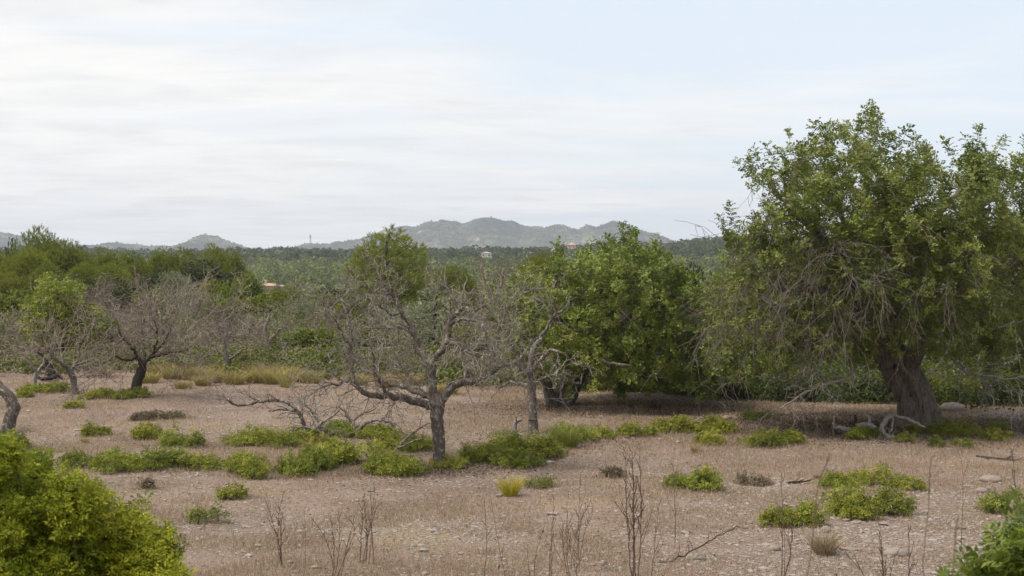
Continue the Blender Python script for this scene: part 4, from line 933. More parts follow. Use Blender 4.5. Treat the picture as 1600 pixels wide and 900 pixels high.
# ------------------------------------------------------------------ grass tufts
def blades(P, D, L, W, rng, bend=.35):
    """bent two-piece blades -> (2M,4,3)"""
    S = norm(np.cross(D, rng.normal(size=D.shape))); L = L[:, None]; W = W[:, None]
    out = norm(D * np.array([1, 1, 0]) + rng.normal(size=D.shape) * .2 * np.array([1, 1, 0]))
    M = P + D * L * .55; T = M + norm(D + out * bend * 2 - np.array([0, 0, bend * .5])) * L * .45
    return np.concatenate([np.stack([P - S * W / 2, P + S * W / 2, M + S * W * .4, M - S * W * .4], 1), np.stack([M - S * W * .4, M + S * W * .4, T + S * W * .06, T - S * W * .06], 1)])
def grass_tuft(label, px, py, wpx, hpx, mat, n=260, group='grass tufts on the field', spread=.55, wid=.007, Y=None):
    rng = np.random.default_rng(int(px * 11 + py)); base = gp(px, py - 1) if Y is None else gx(px, Y); m = base[1] / F; w = wpx * m / 2; h = hpx * m
    a = rng.uniform(0, 2 * np.pi, n); q = np.sqrt(rng.random(n))
    foot = w * .45
    x = np.cos(a) * q * foot; y = np.sin(a) * q * foot
    D = norm(np.stack([np.cos(a) * q * spread, np.sin(a) * q * spread, np.ones(n)], 1) + rng.normal(size=(n, 3)) * .12)
    P = np.stack([base[0] + x, base[1] + y, terrain(base[0] + x, base[1] + y)], 1)
    Q = blades(P, D, h * rng.uniform(.55, 1.12, n), np.full(n, wid), rng)
    r = np.clip(rng.normal(.55, .22, n), 0, 1)
    o = link('grass_tuft', quads_mesh('grass_tuft', Q, np.tile(r, 2), MAT[mat], base)); o.location = [float(v) for v in base]
    return tag(o, label, 'grass tuft', group)
for a in [('bright yellow spiky grass tuft alone on the soil in front of the shrub patch', 797, 776, 42, 40, 'tuft', 320),
          ('tall olive-yellow rush tuft at the end of the big shrub patch', 886, 700, 62, 48, 'rush', 420),
          ('small straw-yellow grass tuft beside the fallen dead branches', 480, 707, 24, 20, 'straw', 160),
          ('small straw-yellow grass tuft below the small rounded green shrub', 133, 693, 20, 13, 'straw', 120),
          ('brown withered grass tuft between the ball-shaped shrub and the yellow-tipped one', 1288, 868, 58, 48, 'drygrass', 420),
          ('olive-green rush tuft near the white boulder and huge carob', 1558, 674, 44, 24, 'rush', 260),
          ('dull yellow grass tuft in front of the wide low dark shrub', 1085, 708, 18, 16, 'straw', 120),
          ('straw grass tuft on the yellowing side of the shrub with a tall sprig', 308, 700, 18, 20, 'straw', 120),
          ('green-centred straw tuft behind the tip of the lone almond', 448, 606, 44, 38, 'straw', 300)]:
    grass_tuft(*a)
# a band of tall straw grass along the back of the field
for i, (px, Y, w, h) in enumerate([(250, 55.5, 70, 26), (350, 55, 70, 28), (385, 55, 70, 28), (410, 54.5, 60, 28), (445, 54, 60, 30), (485, 53.5, 60, 24), (316, 52.5, 50, 18), (232, 53, 60, 20), (268, 54.5, 60, 24), (300, 54, 62, 26), (330, 53.5, 56, 26), (366, 53, 60, 24), (398, 53.5, 56, 26), (425, 53, 50, 28), (468, 54, 50, 20), (160, 53, 50, 14), (285, 51.5, 50, 14), (560, 53, 60, 20), (602, 52, 60, 24), (640, 53, 60, 22), (700, 50, 60, 18)]):
    Y = Y - 7.0 if px > 200 else Y - 4
    grass_tuft('tall straw-yellow grass clump in the band along the back of the field', px, Y, w, h * 1.1, 'straw', 420, 'tall straw grass along the back of the field', .5, .014, Y)

# ------------------------------------------------------------------ dry grass, stones, litter over the soil
def in_view(n, ya, yb, rng, half=.375, p=1.3):
    u = rng.random(n); y = (ya ** (2 - p) + u * (yb ** (2 - p) - ya ** (2 - p))) ** (1 / (2 - p)) if p != 2 else ya * (yb / ya) ** u
    return rng.uniform(-half, half, n) * y, y
def build_grass():
    rng = np.random.default_rng(55)
    x, y = in_view(900000, 15.5, 54, rng)
    c = fbm(x / 1.1, y / 1.1, 4, 61); c2 = fbm(x / 5, y / 5, 3, 71)
    k = (y < np.interp(800 + x / y * F, *EDGE) - .5) & (rng.random(len(x)) < np.clip((c - .28) * 3.0, .14, 1) * np.clip(.55 + (c2 - .34) * 1.6, .32, 1)); x, y, c2 = x[k], y[k], c2[k]
    n = len(x); tall = np.clip((c2 - .50) * 3.0, 0, 1)
    ex = []; ey = []
    for (cx, cy, w, d) in SHRUBS:
        m = int(330 * (w + d) + 60); a = rng.uniform(0, 6.28, m); q = rng.normal(.95, .22, m); ex.append(cx + np.cos(a) * q * w); ey.append(cy + np.sin(a) * q * d)
    ex = np.concatenate(ex); ey = np.concatenate(ey); x = np.concatenate([x, ex]); y = np.concatenate([y, ey]); tall = np.concatenate([tall, rng.uniform(.3, 1.6, len(ex))]); n = len(x)
    px = 800 + x / y * F; py = HY + H / y * F
    tall = np.maximum(tall, np.exp(-(((px - 1340) / 90) ** 2 + ((py - 725) / 22) ** 2)) * 1.3)
    P = np.stack([x, y, terrain(x, y)], 1); D = norm(np.stack([rng.normal(0, .5, n), rng.normal(0, .5, n), np.ones(n)], 1))
    L = rng.uniform(.025, .085, n) * (1 + 1.0 * tall)
    S = norm(np.cross(D, rng.normal(size=D.shape))); W = (.0035 + .00012 * y)[:, None]
    V = np.stack([P - S * W / 2, P + S * W / 2, P + D * L[:, None] + rng.normal(size=P.shape) * .012], 1).reshape(-1, 3)
    r = np.clip(rng.normal(.45, .24, n) + tall * .2, 0, 1)
    tag(link('dry_grass', mesh_np('dry_grass', V, [np.arange(3 * n).reshape(-1, 3)], r, False, MAT['drygrass'])), 'short dry grass over the field', kind='stuff')
def ico(sub=1):
    import bmesh
    bm = bmesh.new(); bmesh.ops.create_icosphere(bm, subdivisions=sub, radius=1); v = np.array([q.co[:] for q in bm.verts]); f = np.array([[w.index for w in q.verts] for q in bm.faces]); bm.free(); return v, f
def build_stones():
    rng = np.random.default_rng(66); v, f = ico(1)
    x, y = in_view(30000, 15.5, 52, rng, p=1.6)
    px = 800 + x / y * F; py = HY + H / y * F
    dens = .07 + .30 * np.clip((fbm(x / 3, y / 3, 3, 81) - .46) * 5, 0, 1) + .75 * np.clip((px - 1000) / 500, 0, 1) * np.clip((py - 730) / 110, 0, 1) + .25 * np.clip((py - 780) / 100, 0, 1) * (px > 380)
    k = (rng.random(len(x)) < dens * .3) & (y < np.interp(px, *EDGE) - 1); x, y = x[k], y[k]; n = len(x)
    s = rng.gamma(2.0, .011, n).clip(.008, .085) + .006
    ax = np.stack([s * rng.uniform(.8, 1.7, n), s * rng.uniform(.7, 1.3, n), s * rng.uniform(.3, .7, n)], 1)
    a = rng.uniform(0, 6.28, n); V = v[None] * (1 + rng.normal(0, .16, (n, len(v), 1))) * ax[:, None]
    X = V[..., 0] * np.cos(a)[:, None] - V[..., 1] * np.sin(a)[:, None]; Yv = V[..., 0] * np.sin(a)[:, None] + V[..., 1] * np.cos(a)[:, None]
    V = np.stack([X + x[:, None], Yv + y[:, None], V[..., 2] + (terrain(x, y) + ax[:, 2] * .25)[:, None]], 2).reshape(-1, 3)
    Fc = (f[None] + (np.arange(n) * len(v))[:, None, None]).reshape(-1, 3)
    tag(link('field_stones', mesh_np('field_stones', V, [Fc], None, False, MAT['stone'])), 'pale limestone chips and stones strewn on the soil', kind='stuff')
def build_chips():
    rng = np.random.default_rng(68); v = np.array([[1, 0, 0], [0, 1, 0], [-1, 0, 0], [0, -1, 0], [0, 0, 1], [0, 0, -1]], float); f = np.array([[0, 1, 4], [1, 2, 4], [2, 3, 4], [3, 0, 4], [1, 0, 5], [2, 1, 5], [3, 2, 5], [0, 3, 5]])
    x, y = in_view(170000, 15.5, 50, rng, p=1.7); px = 800 + x / y * F; py = HY + H / y * F
    dens = .16 + .5 * np.clip((fbm(x / 2.2, y / 2.2, 4, 91) - .44) * 5, 0, 1) + .5 * np.clip((px - 900) / 500, 0, 1) * np.clip((py - 720) / 120, 0, 1)
    k = (rng.random(len(x)) < dens) & (y < np.interp(px, *EDGE) - 1); x, y = x[k], y[k]; n = len(x)
    s = rng.gamma(2.2, .006, n).clip(.004, .04) + .004
    V = v[None] * (1 + rng.normal(0, .28, (n, 6, 1))) * np.stack([s * rng.uniform(.8, 1.8, n), s * rng.uniform(.7, 1.4, n), s * rng.uniform(.25, .7, n)], 1)[:, None]
    a = rng.uniform(0, 6.28, n); c_, s_ = np.cos(a)[:, None], np.sin(a)[:, None]
    V = np.stack([V[..., 0] * c_ - V[..., 1] * s_ + x[:, None], V[..., 0] * s_ + V[..., 1] * c_ + y[:, None], V[..., 2] + (terrain(x, y) + s * .15)[:, None]], 2).reshape(-1, 3)
    tag(link('gravel', mesh_np('gravel', V, [(f[None] + (np.arange(n) * 6)[:, None, None]).reshape(-1, 3)], None, False, MAT['stone'])), 'fine pale gravel over the soil', kind='stuff')
build_chips()
def build_litter():
    rng = np.random.default_rng(67); n = 26000
    x, y = in_view(n, 15.5, 50, rng); px = 800 + x / y * F
    k = (y < np.interp(px, *EDGE)) & (rng.random(n) < .15 + .85 * np.exp(-(((x - 11.0) / 4.0) ** 2 + ((y - 36) / 2.6) ** 2)) + .7 * np.exp(-(((x - 3.4) / 4.2) ** 2 + ((y - 40) / 2.0) ** 2))); x, y = x[k], y[k]
    xx = [x]; yy = [y]
    for cx, cy, sx, sy, m in ((9.4, 34.6, 4.0, 2.2, 30000), (9.2, 34.0, 2.2, 1.2, 9000), (3.6, 39.2, 3.8, 1.9, 22000), (0.7, 32, 1.6, 1.2, 2500), (-1.4, 28.3, 1.5, 1.0, 2500)):  # dense dark flakes under the trees deepen the ground shade there
        xx.append(rng.normal(cx, sx * .6, m)); yy.append(rng.normal(cy, sy * .6, m))
    for (cx, cy, w, d) in SHRUBS:
        m = int(260 * w * d + 40); a = rng.uniform(0, 6.28, m); q = np.abs(rng.normal(.75, .35, m)); xx.append(cx + np.cos(a) * q * w); yy.append(cy + np.sin(a) * q * d)
    x = np.concatenate(xx); y = np.concatenate(yy); n = len(x)
    P = np.stack([x, y, terrain(x, y) + rng.uniform(.004, .03, n)], 1)
    D = np.stack([rng.normal(size=n), rng.normal(size=n), rng.normal(0, .25, n)], 1); N = np.stack([rng.normal(0, .4, n), rng.normal(0, .4, n), np.ones(n)], 1)
    Q = leaf_quads(P, D, N, rng.uniform(.03, .09, n), rng.uniform(.012, .04, n))
    tag(link('leaf_litter', quads_mesh('leaf_litter', Q, rng.random(n), MAT['litter'])), 'brown leaf and twig litter', kind='stuff')
build_grass(); build_stones(); build_litter()
def rock(label, px, py, wpx, hpx, seed, group='pale rocks', depth=.7):
    rng = np.random.default_rng(seed); v, f = ico(3); base = gp(px, py); m = base[1] / F
    dn = .30 * (fbm(v[:, 0] * 1.6 + seed, v[:, 1] * 1.6 + v[:, 2] * 1.3, 4, seed) - .5) + .12 * (fbm(v[:, 0] * 5, v[:, 2] * 5 + v[:, 1] * 4, 3, seed + 3) - .5)
    V = v * (1 + dn * 1.6)[:, None]; V = V * np.array([wpx * m / 2, wpx * m / 2 * depth, hpx * m * .8]); V[:, 2] += hpx * m * .25
    o = link('rock', mesh_np('rock', V, [f], None, True, MAT['stone'])); o.location = [float(q) for q in base]; tag(o, label, 'rock', group)
rock('long flat white boulder beside the base of the huge carob trunk', 1488, 642, 46, 13, 1)
rock('upright white stone beside the dull green shrub at the field edge', 1582, 812, 17, 28, 2)
rock('rounded pale stone lying in front of the upright white one', 1580, 832, 32, 14, 3)
rock('flat pale slab below the long dark twig on the soil', 1548, 752, 36, 9, 4)
rock('low pale rock half sunk in stony soil near the rounded stone', 1534, 770, 22, 8, 5)
rock('small flat pale stone in front of the big rounded yellow-tipped shrub', 1290, 832, 16, 10, 6)
rock('flat whitish stone in dry grass below the tall fennel stalk', 1092, 875, 24, 9, 7)
rock('broken pale stone in the bare patch below the trio of shrubs', 1402, 868, 40, 12, 8)
rock('pale stone between the flat whitish stone and the brown withered tuft', 1210, 860, 20, 9, 9)
rock('small white stone on open soil beyond the shrub gap', 1136, 655, 14, 6, 10)

# ------------------------------------------------------------------ fallen wood
def fallen(label, basepx, limbs, mat, seed, prob=.4, reach=(.3, .8), lvl=2, name='fallen_branch', group='fallen dead wood', rmin=.005):
    rng = np.random.default_rng(seed); base = gp(*basepx); Y0 = base[1]; S = Skel()
    for pts in limbs: limb(S, pxl(pts, Y0), -1, .07, .014, rng)
    n0 = len(S.P)
    for i in range(2, n0):
        if rng.random() < prob and S.par[i] >= 0:
            d = norm(S.P[i] - S.P[S.par[i]]); dd = rot_dir(d, rng.uniform(.5, 1.2), rng); dd[2] = abs(dd[2]) * .6
            twigs(S, i, dd, rng.uniform(*reach), min(S.R[i] * .6, .014), lvl, rng, .22, -.02, .35, .09, (.4, .7), (.4, 1.0), rmin)
    for i in range(len(S.P)):
        g = float(terrain(S.P[i][0], S.P[i][1])) + S.R[i] * .4
        if S.P[i][2] < g: S.P[i][2] = g
    o = link(name, build_tubes(name, S, MAT[mat], base, .10, rmin)); o.location = [float(v) for v in base]; return tag(o, label, 'dead branch', group)
fallen('long crooked dead branch arching low towards the bare field', (470, 690), [
    [(486, 690, 0, 3.6), (478, 668, 0, 3.2), (466, 645, 0, 3.0), (452, 630, 0, 2.8), (430, 626, 0, 2.4), (405, 628, 0, 2.4), (378, 633, 0, 2.4), (358, 626, 0, 2.8)],
    [(466, 645, 0, 2.2), (440, 640, .3, 1.8), (420, 642, .5, 1.2)], [(470, 655, 0, 2), (474, 630, .2, 1.5), (478, 612, .3, 1.0)]], 'dead_bark', 401, .45, (.3, .7))
fallen('tangled heap of dead grey twigs on the flat spreading shrub', (495, 690), [
    [(470, 690, 0, 3), (490, 672, .1, 2.8), (512, 655, .2, 2.4), (530, 640, .2, 1.6)], [(505, 692, .2, 3), (500, 665, .3, 2.4), (485, 640, .4, 1.8), (470, 628, .4, 1.2)],
    [(520, 690, -.1, 2.6), (500, 676, -.2, 2.2), (478, 668, -.3, 1.8), (455, 672, -.3, 1.2)]], 'twig', 402, .85, (.3, .8), 3)
fallen('dead branch arching over the low shrub beside the twig heap', (552, 684), [
    [(556, 690, 0, 3.8), (560, 672, 0, 3.4), (572, 660, 0, 3.0), (588, 656, 0, 2.6), (604, 658, 0, 2.2), (618, 668, 0, 1.6)], [(558, 680, 0, 3), (550, 660, .2, 2.6), (540, 645, .3, 2.0), (530, 636, .3, 1.2)],
    [(550, 660, .2, 2), (562, 648, .3, 1.6), (585, 640, .4, 1.2)]], 'dead_bark', 403, .5, (.3, .7))
fallen('thin pale dead bough leaning out of the shrub patch beside the lone almond', (612, 712), [
    [(610, 712, 0, 2.6), (628, 692, 0, 2.2), (645, 676, .1, 1.8), (668, 662, .2, 1.1)], [(620, 700, 0, 1.8), (640, 692, -.1, 1.4), (660, 684, -.2, 1.0)]], 'twig', 404, .5, (.2, .6))
fallen('broken pale snag with a dark cap at the foot of the slim leafless almond', (806, 690), [
    [(806, 694, 0, 3.4), (808, 680, 0, 3.2), (804, 668, 0, 3.2), (806, 658, 0, 3.6), (816, 656, 0, 1.6)], [(806, 680, 0, 2.6), (798, 694, -.1, 1.6)], [(808, 676, 0, 2.2), (826, 684, -.2, 1.6), (840, 680, -.3, 1.0)]], 'pale_wood', 405, .5, (.2, .5))
fallen('bleached white boughs twisted on the ground before the huge carob trunk', (1385, 684), [
    [(1302, 668, .3, 2.2), (1318, 669, .2, 3.4), (1330, 675, 0, 3.6), (1338, 684, -.2, 3.0)], [(1334, 680, 0, 3), (1340, 668, .1, 4.4), (1356, 664, .2, 4.6), (1368, 670, .1, 3.8)], [(1356, 664, .2, 3), (1360, 654, .2, 2.6), (1350, 648, .3, 1.8)],
    [(1402, 690, -.3, 3.2), (1386, 682, -.1, 4.2), (1378, 670, 0, 4.0), (1384, 656, .1, 4.0), (1394, 650, .2, 3.2), (1412, 653, .1, 2.6), (1430, 660, -.1, 2.4), (1446, 668, -.3, 1.6)], [(1394, 650, .2, 2.2), (1394, 668, 0, 2), (1390, 676, -.1, 1.6)]], 'pale_wood', 406, .14, (.2, .5), 1, rmin=.006)
fallen('short dark broken stake standing among the bleached boughs', (1337, 674), [[(1337, 678, 0, 3.2), (1337, 666, 0, 2.8), (1336, 648, 0, 2.2)]], 'dark_bark', 407, .0)
fallen('long dark twig lying on pale grass below the huge carob', (1560, 718), [
    [(1526, 713, .3, 2), (1542, 718, .1, 2.2), (1562, 720, 0, 2.2), (1584, 722, -.1, 1.8)], [(1562, 720, 0, 1.6), (1575, 714, .1, 1.2)]], 'dark_bark', 408, .6, (.15, .35), 1)
fallen('dark crooked twig on the soil above the yellowish small shrub', (1240, 756), [[(1228, 756, 0, 1.8), (1240, 752, 0, 1.8), (1254, 752, 0, 1.6), (1264, 751, 0, 1)]], 'dark_bark', 409, .8, (.15, .3), 1)
fallen('pale fallen limb behind the straw grass at the foot of the olive', (386, 580), [
    [(372, 580, 0, 1), (384, 568, 0, 1.7), (394, 567, 0, 1.5), (404, 571, 0, 1)], [(384, 568, 0, 1.2), (390, 576, -.1, 1), (386, 582, -.2, .8)]], 'pale_wood', 410, .3, (.3, .6), 1, rmin=.008)
fallen('short pale fallen limb next to the rounded shrub behind the straw grass', (470, 580), [
    [(462, 564, 0, 2.2), (464, 572, 0, 1.8), (474, 570, 0, 1.4), (482, 572, 0, 1.2), (488, 580, 0, .9)]], 'pale_wood', 411, .3, (.3, .6), 1, rmin=.008)
fallen('dark fallen limb at the foot of the short dark-trunked almond', (75, 594), [
    [(98, 592, 0, 1.6), (90, 586, 0, 2.6), (80, 590, -.3, 3), (66, 592, -.4, 3), (60, 588, -.4, 2)]], 'dark_bark', 412, .3, (.3, .6), 1, rmin=.008)
fallen('grey brushwood heap lying behind the bare soil by the widest almond', (140, 590), [
    [(120, 592, 0, 2), (135, 582, .3, 2), (152, 584, .4, 1.5)], [(128, 592, 0, 2), (145, 586, 0, 2), (165, 590, 0, 1.5)]], 'twig_far', 413, 1.0, (.4, .9), 2, rmin=.008)

# ------------------------------------------------------------------ tall dry stalks
def stalk(label, px, Y, top, lean, branches, seed, r=.006, bits=1.0, spread=.5, group='dry fennel stalks', stems=1, blow=.35, mat='dry_stalk'):
    rng = np.random.default_rng(seed); base = gx(px, Y); tp = at(px + lean, top, Y); hgt = tp[2] - base[2]
    root = thing('dry_stalk', base, label, 'dry stalk', group); S = Skel(); tips = []
    for sgn in range(stems):
        off = np.array([rng.normal() * .05, rng.normal() * .06, 0]) * (sgn > 0)
        b0 = base + off; t0 = tp + (np.array([rng.normal() * .16, rng.normal() * .16, -rng.uniform(0, .35) * hgt]) if sgn else 0)
        n = max(6, int(hgt / .07)); cur = S.add(b0 - [0, 0, .03], -1, r); bow = rng.normal(size=2) * .03
        for k in range(1, n + 1):
            t = k / n; p = b0 + (t0 - b0) * t + np.array([bow[0], bow[1], 0]) * math.sin(t * math.pi) + rng.normal(size=3) * .004
            cur = S.add(p, cur, r * (1 - .6 * t))
            if t > blow and rng.random() < branches:
                d = rot_dir(norm(t0 - b0), rng.uniform(.25, .25 + spread), rng); d[2] = abs(d[2])
                c2 = cur; L = rng.uniform(.15, .42) * hgt * (1.15 - t); m = max(2, int(L / .05))
                for j in range(m):
                    d = norm(d + np.array([0, 0, .07]) + rng.normal(size=3) * .08); c2 = S.add(S.P[c2] + d * .05, c2, r * .5 * (1 - .4 * j / m)); 
                    if rng.random() < .55 * bits: tips.append(c2)
        tips.append(cur)
    o = link('stem', build_tubes('stem', S, MAT[mat], base, 0, .0024, False), root)
    if bits > 0 and len(tips):
        ids = np.repeat(np.array(tips), 3); P = np.array(S.P)[ids]; D = rng.normal(size=P.shape); D[:, 2] = np.abs(D[:, 2])
        Q = leaf_quads(P, D, rng.normal(size=P.shape), rng.uniform(.012, .032, len(P)), rng.uniform(.006, .014, len(P)))
        link('dry_leaves_seeds', quads_mesh('dry_leaves_seeds', Q, rng.random(len(P)), MAT['brownleaf'], base), root)  # seed bits and withered leaves along the side branches
    return root
for a in [
 ('tallest many-branched dry fennel stalk in the stony foreground', 990, 17.5, 708, -2, .95, 1, .0105, 1.0, .45),
 ('slim dry stalk leaning away at the side of the tallest fennel', 1016, 17.3, 790, 14, .5, 2, .0072, .8, .5),
 ('straight dry stalk behind the flat green shrub with a tall sprig', 1056, 20.5, 722, -4, .5, 3, .0072, .8, .3),
 ('straight bare dry stalk with a forked top beside the yellow grass tuft', 752, 17.4, 785, 4, .45, 4, .0072, .5, .4),
 ('thin dry stalk bent away from the forked one', 800, 16.8, 775, -34, .2, 5, .006, .4, .4),
 ('thin reddish dry stalk leaning between the bent stalk and the paired ones', 838, 17.2, 815, 16, .25, 6, .006, .4, .4),
 ('upright dry stalk, first of the close pair before the yellow tuft', 858, 17.2, 776, 8, .4, 7, .0072, .6, .3),
 ('upright dry stalk with a loose tuft of seeds, second of the close pair', 894, 17.2, 768, -6, .65, 8, .0072, 1.0, .5),
 ('bent dry stalk crossing the seeds of the close pair', 916, 17.0, 800, -30, .35, 9, .006, .6, .5),
 ('wispy dry stalk with a seeded top behind the close pair', 906, 18.8, 742, 2, .7, 10, .006, .8, .4),
 ('low bushy dry stalk clump with reddish seeds below the big shrub patch', 520, 18.2, 800, 10, .8, 11, .0085, 1.0, .6),
 ('thin branched dry stalk at the side of the low bushy clump', 470, 17.4, 800, 6, .5, 12, .006, .6, .5),
 ('dry stalk clump with rusty seed heads in front of the lone almond', 575, 19.2, 765, 4, .7, 13, .0085, 1.0, .6),
 ('faint dry weed with rusty seeds below the bushy dark green shrub', 440, 19.0, 770, 2, .7, 14, .0085, 1.0, .6),
 ('dark seeded dry stalk behind the compact ball-shaped shrub', 1223, 18.6, 748, -2, .7, 15, .0085, 1.0, .3),
 ('thin bare dry stalk in front of the ball-shaped shrub', 1222, 16.6, 806, 3, .15, 16, .006, .3, .3),
 ('dark crooked dry weed below the big rounded yellow-tipped shrub', 1392, 16.8, 826, -18, .6, 17, .009, 1.0, .4),
 ('dark dry weed with two prongs beside the crooked one', 1416, 16.9, 824, 4, .5, 18, .009, 1.0, .3),
 ('tall thin bare stalk beyond the big rounded yellow-tipped shrub', 1505, 20.5, 700, -2, .2, 19, .006, .3, .3),
 ('dark branched dry stalk rising by the white stones', 1590, 18.8, 704, -8, .6, 20, .0085, 1.0, .4),
 ('blurred dry stalk close to the viewer before the ball-shaped shrub', 1284, 5.2, 745, -2, .1, 21, .0035, .3, .2),
 ('blurred dry stalk close to the viewer before the big yellow-tipped shrub', 1462, 5.6, 712, -8, .1, 22, .0035, .3, .2),
 ('short blurred dark stalk beside the leafy sprigs at the lower corner', 1476, 5.0, 850, 14, .2, 23, .006, .4, .2)]:
    stalk(*a, stems={1: 4, 6: 2, 7: 2, 8: 3, 10: 3, 11: 5, 13: 5, 14: 4, 15: 2, 17: 4, 20: 3}.get(a[6], 1))
fallen('dry bristly stem lying aslant on the soil beside the tallest fennel', (1090, 880), [[(1020, 893, 0, 1.6), (1060, 872, .1, 1.6), (1100, 850, .2, 1.4), (1150, 822, .3, 1)]], 'dry_stalk', 420, .9, (.12, .3), 1, rmin=.003)

# ------------------------------------------------------------------ leafy bushes close to the viewer
def near_bush(label, Y0, blobs, n, D, temp, mat, seed, lscale, rspread=.16):
    rng = np.random.default_rng(seed); cx = np.average([b[0] for b in blobs], weights=[b[2] for b in blobs]); base = gx(cx, Y0)
    root = thing('lentisk_bush', base, label, 'bush', 'leafy bushes near the viewer')
    B = np.array(blobs, float); w = B[:, 2] ** 2; k = rng.choice(len(B), n, p=w / w.sum())
    dy = rng.uniform(-1, 1, len(B)) * D; m = Y0 / F
    # every lobe carries its own sprays, with dark gaps between them
    sub = [(norm(rng.normal(size=(14, 3)) + [0, -.3, .35]) * rng.uniform(.72, 1.02, (14, 1)), rng.uniform(.30, .50, 14)) for _ in B]
    si = rng.integers(14, size=n); d = norm(rng.normal(size=(n, 3))); q = rng.random(n) ** .5
    P = np.zeros((n, 3))
    for i, j in enumerate(k):
        c, r_ = sub[j][0][si[i]], sub[j][1][si[i]]
        if rng.random() < .2: c = c * .5; r_ = .5
        P[i] = at(B[j, 0], B[j, 1], Y0 + dy[j]) + (c + d[i] * q[i] * r_ * [1, 1, 1.25]) * B[j, 2] * m * .92
        d[i] = norm(c * .7 + d[i] * .5)
    g = terrain(P[:, 0], P[:, 1]); ok = P[:, 2] > g + .04; P, d = P[ok], d[ok]
    S = Skel(); 
    for i in range(0, len(P), 5):
        o = base + np.array([rng.normal() * .3, rng.normal() * .25, -.05]); a = S.add(o, -1, .016); m = o * .45 + P[i] * .55 + np.array([0, 0, .12]) + rng.normal(size=3) * .05
        b = S.add(m, a, .008); S.add(P[i], b, .003)
    link('stems', build_tubes('stems', S, MAT['twig'], base, 0, .003, False), root)
    dirs = norm(d * .8 + np.array([0, 0, .7]) + rng.normal(size=P.shape[:1] + (3,)) * .3)
    leaf_crown('foliage', root, base, P, dirs, temp, rng.uniform(*lscale, len(P)), MAT[mat], rng, rspread)
near_bush('big fresh yellow-green lentisk bush filling the lower corner beside the dry field', 9.2,
          [(2, 828, 92), (-78, 798, 118), (32, 778, 50), (-13, 753, 37), (82, 858, 83), (152, 868, 68), (132, 838, 47), (197, 888, 61), (222, 868, 34), (62, 918, 98), (172, 938, 78), (237, 918, 41), (250, 943, 34), (-18, 918, 107), (-118, 898, 127), (102, 968, 107), (-38, 988, 127), (197, 978, 78), (57, 828, 45), (12, 728, 14)],
          7600, .5, T_NEAR, 'lentisk_near', 501, (.6, 1.1), .16)
near_bush('dark leathery-leaved bush with upright sprigs rising into the picture corner', 7.4,
          [(1607, 902, 31), (1572, 907, 22), (1627, 872, 28), (1622, 937, 46), (1552, 927, 24), (1582, 872, 14), (1570, 848, 9), (1565, 822, 6), (1567, 834, 5), (1584, 840, 6), (1672, 902, 55), (1530, 910, 11), (1508, 902, 6), (1522, 890, 6), (1492, 922, 9), (1582, 972, 64), (1612, 858, 9)],
          300, .3, T_BIG, 'lentisk_dark', 502, (.75, 1.25))

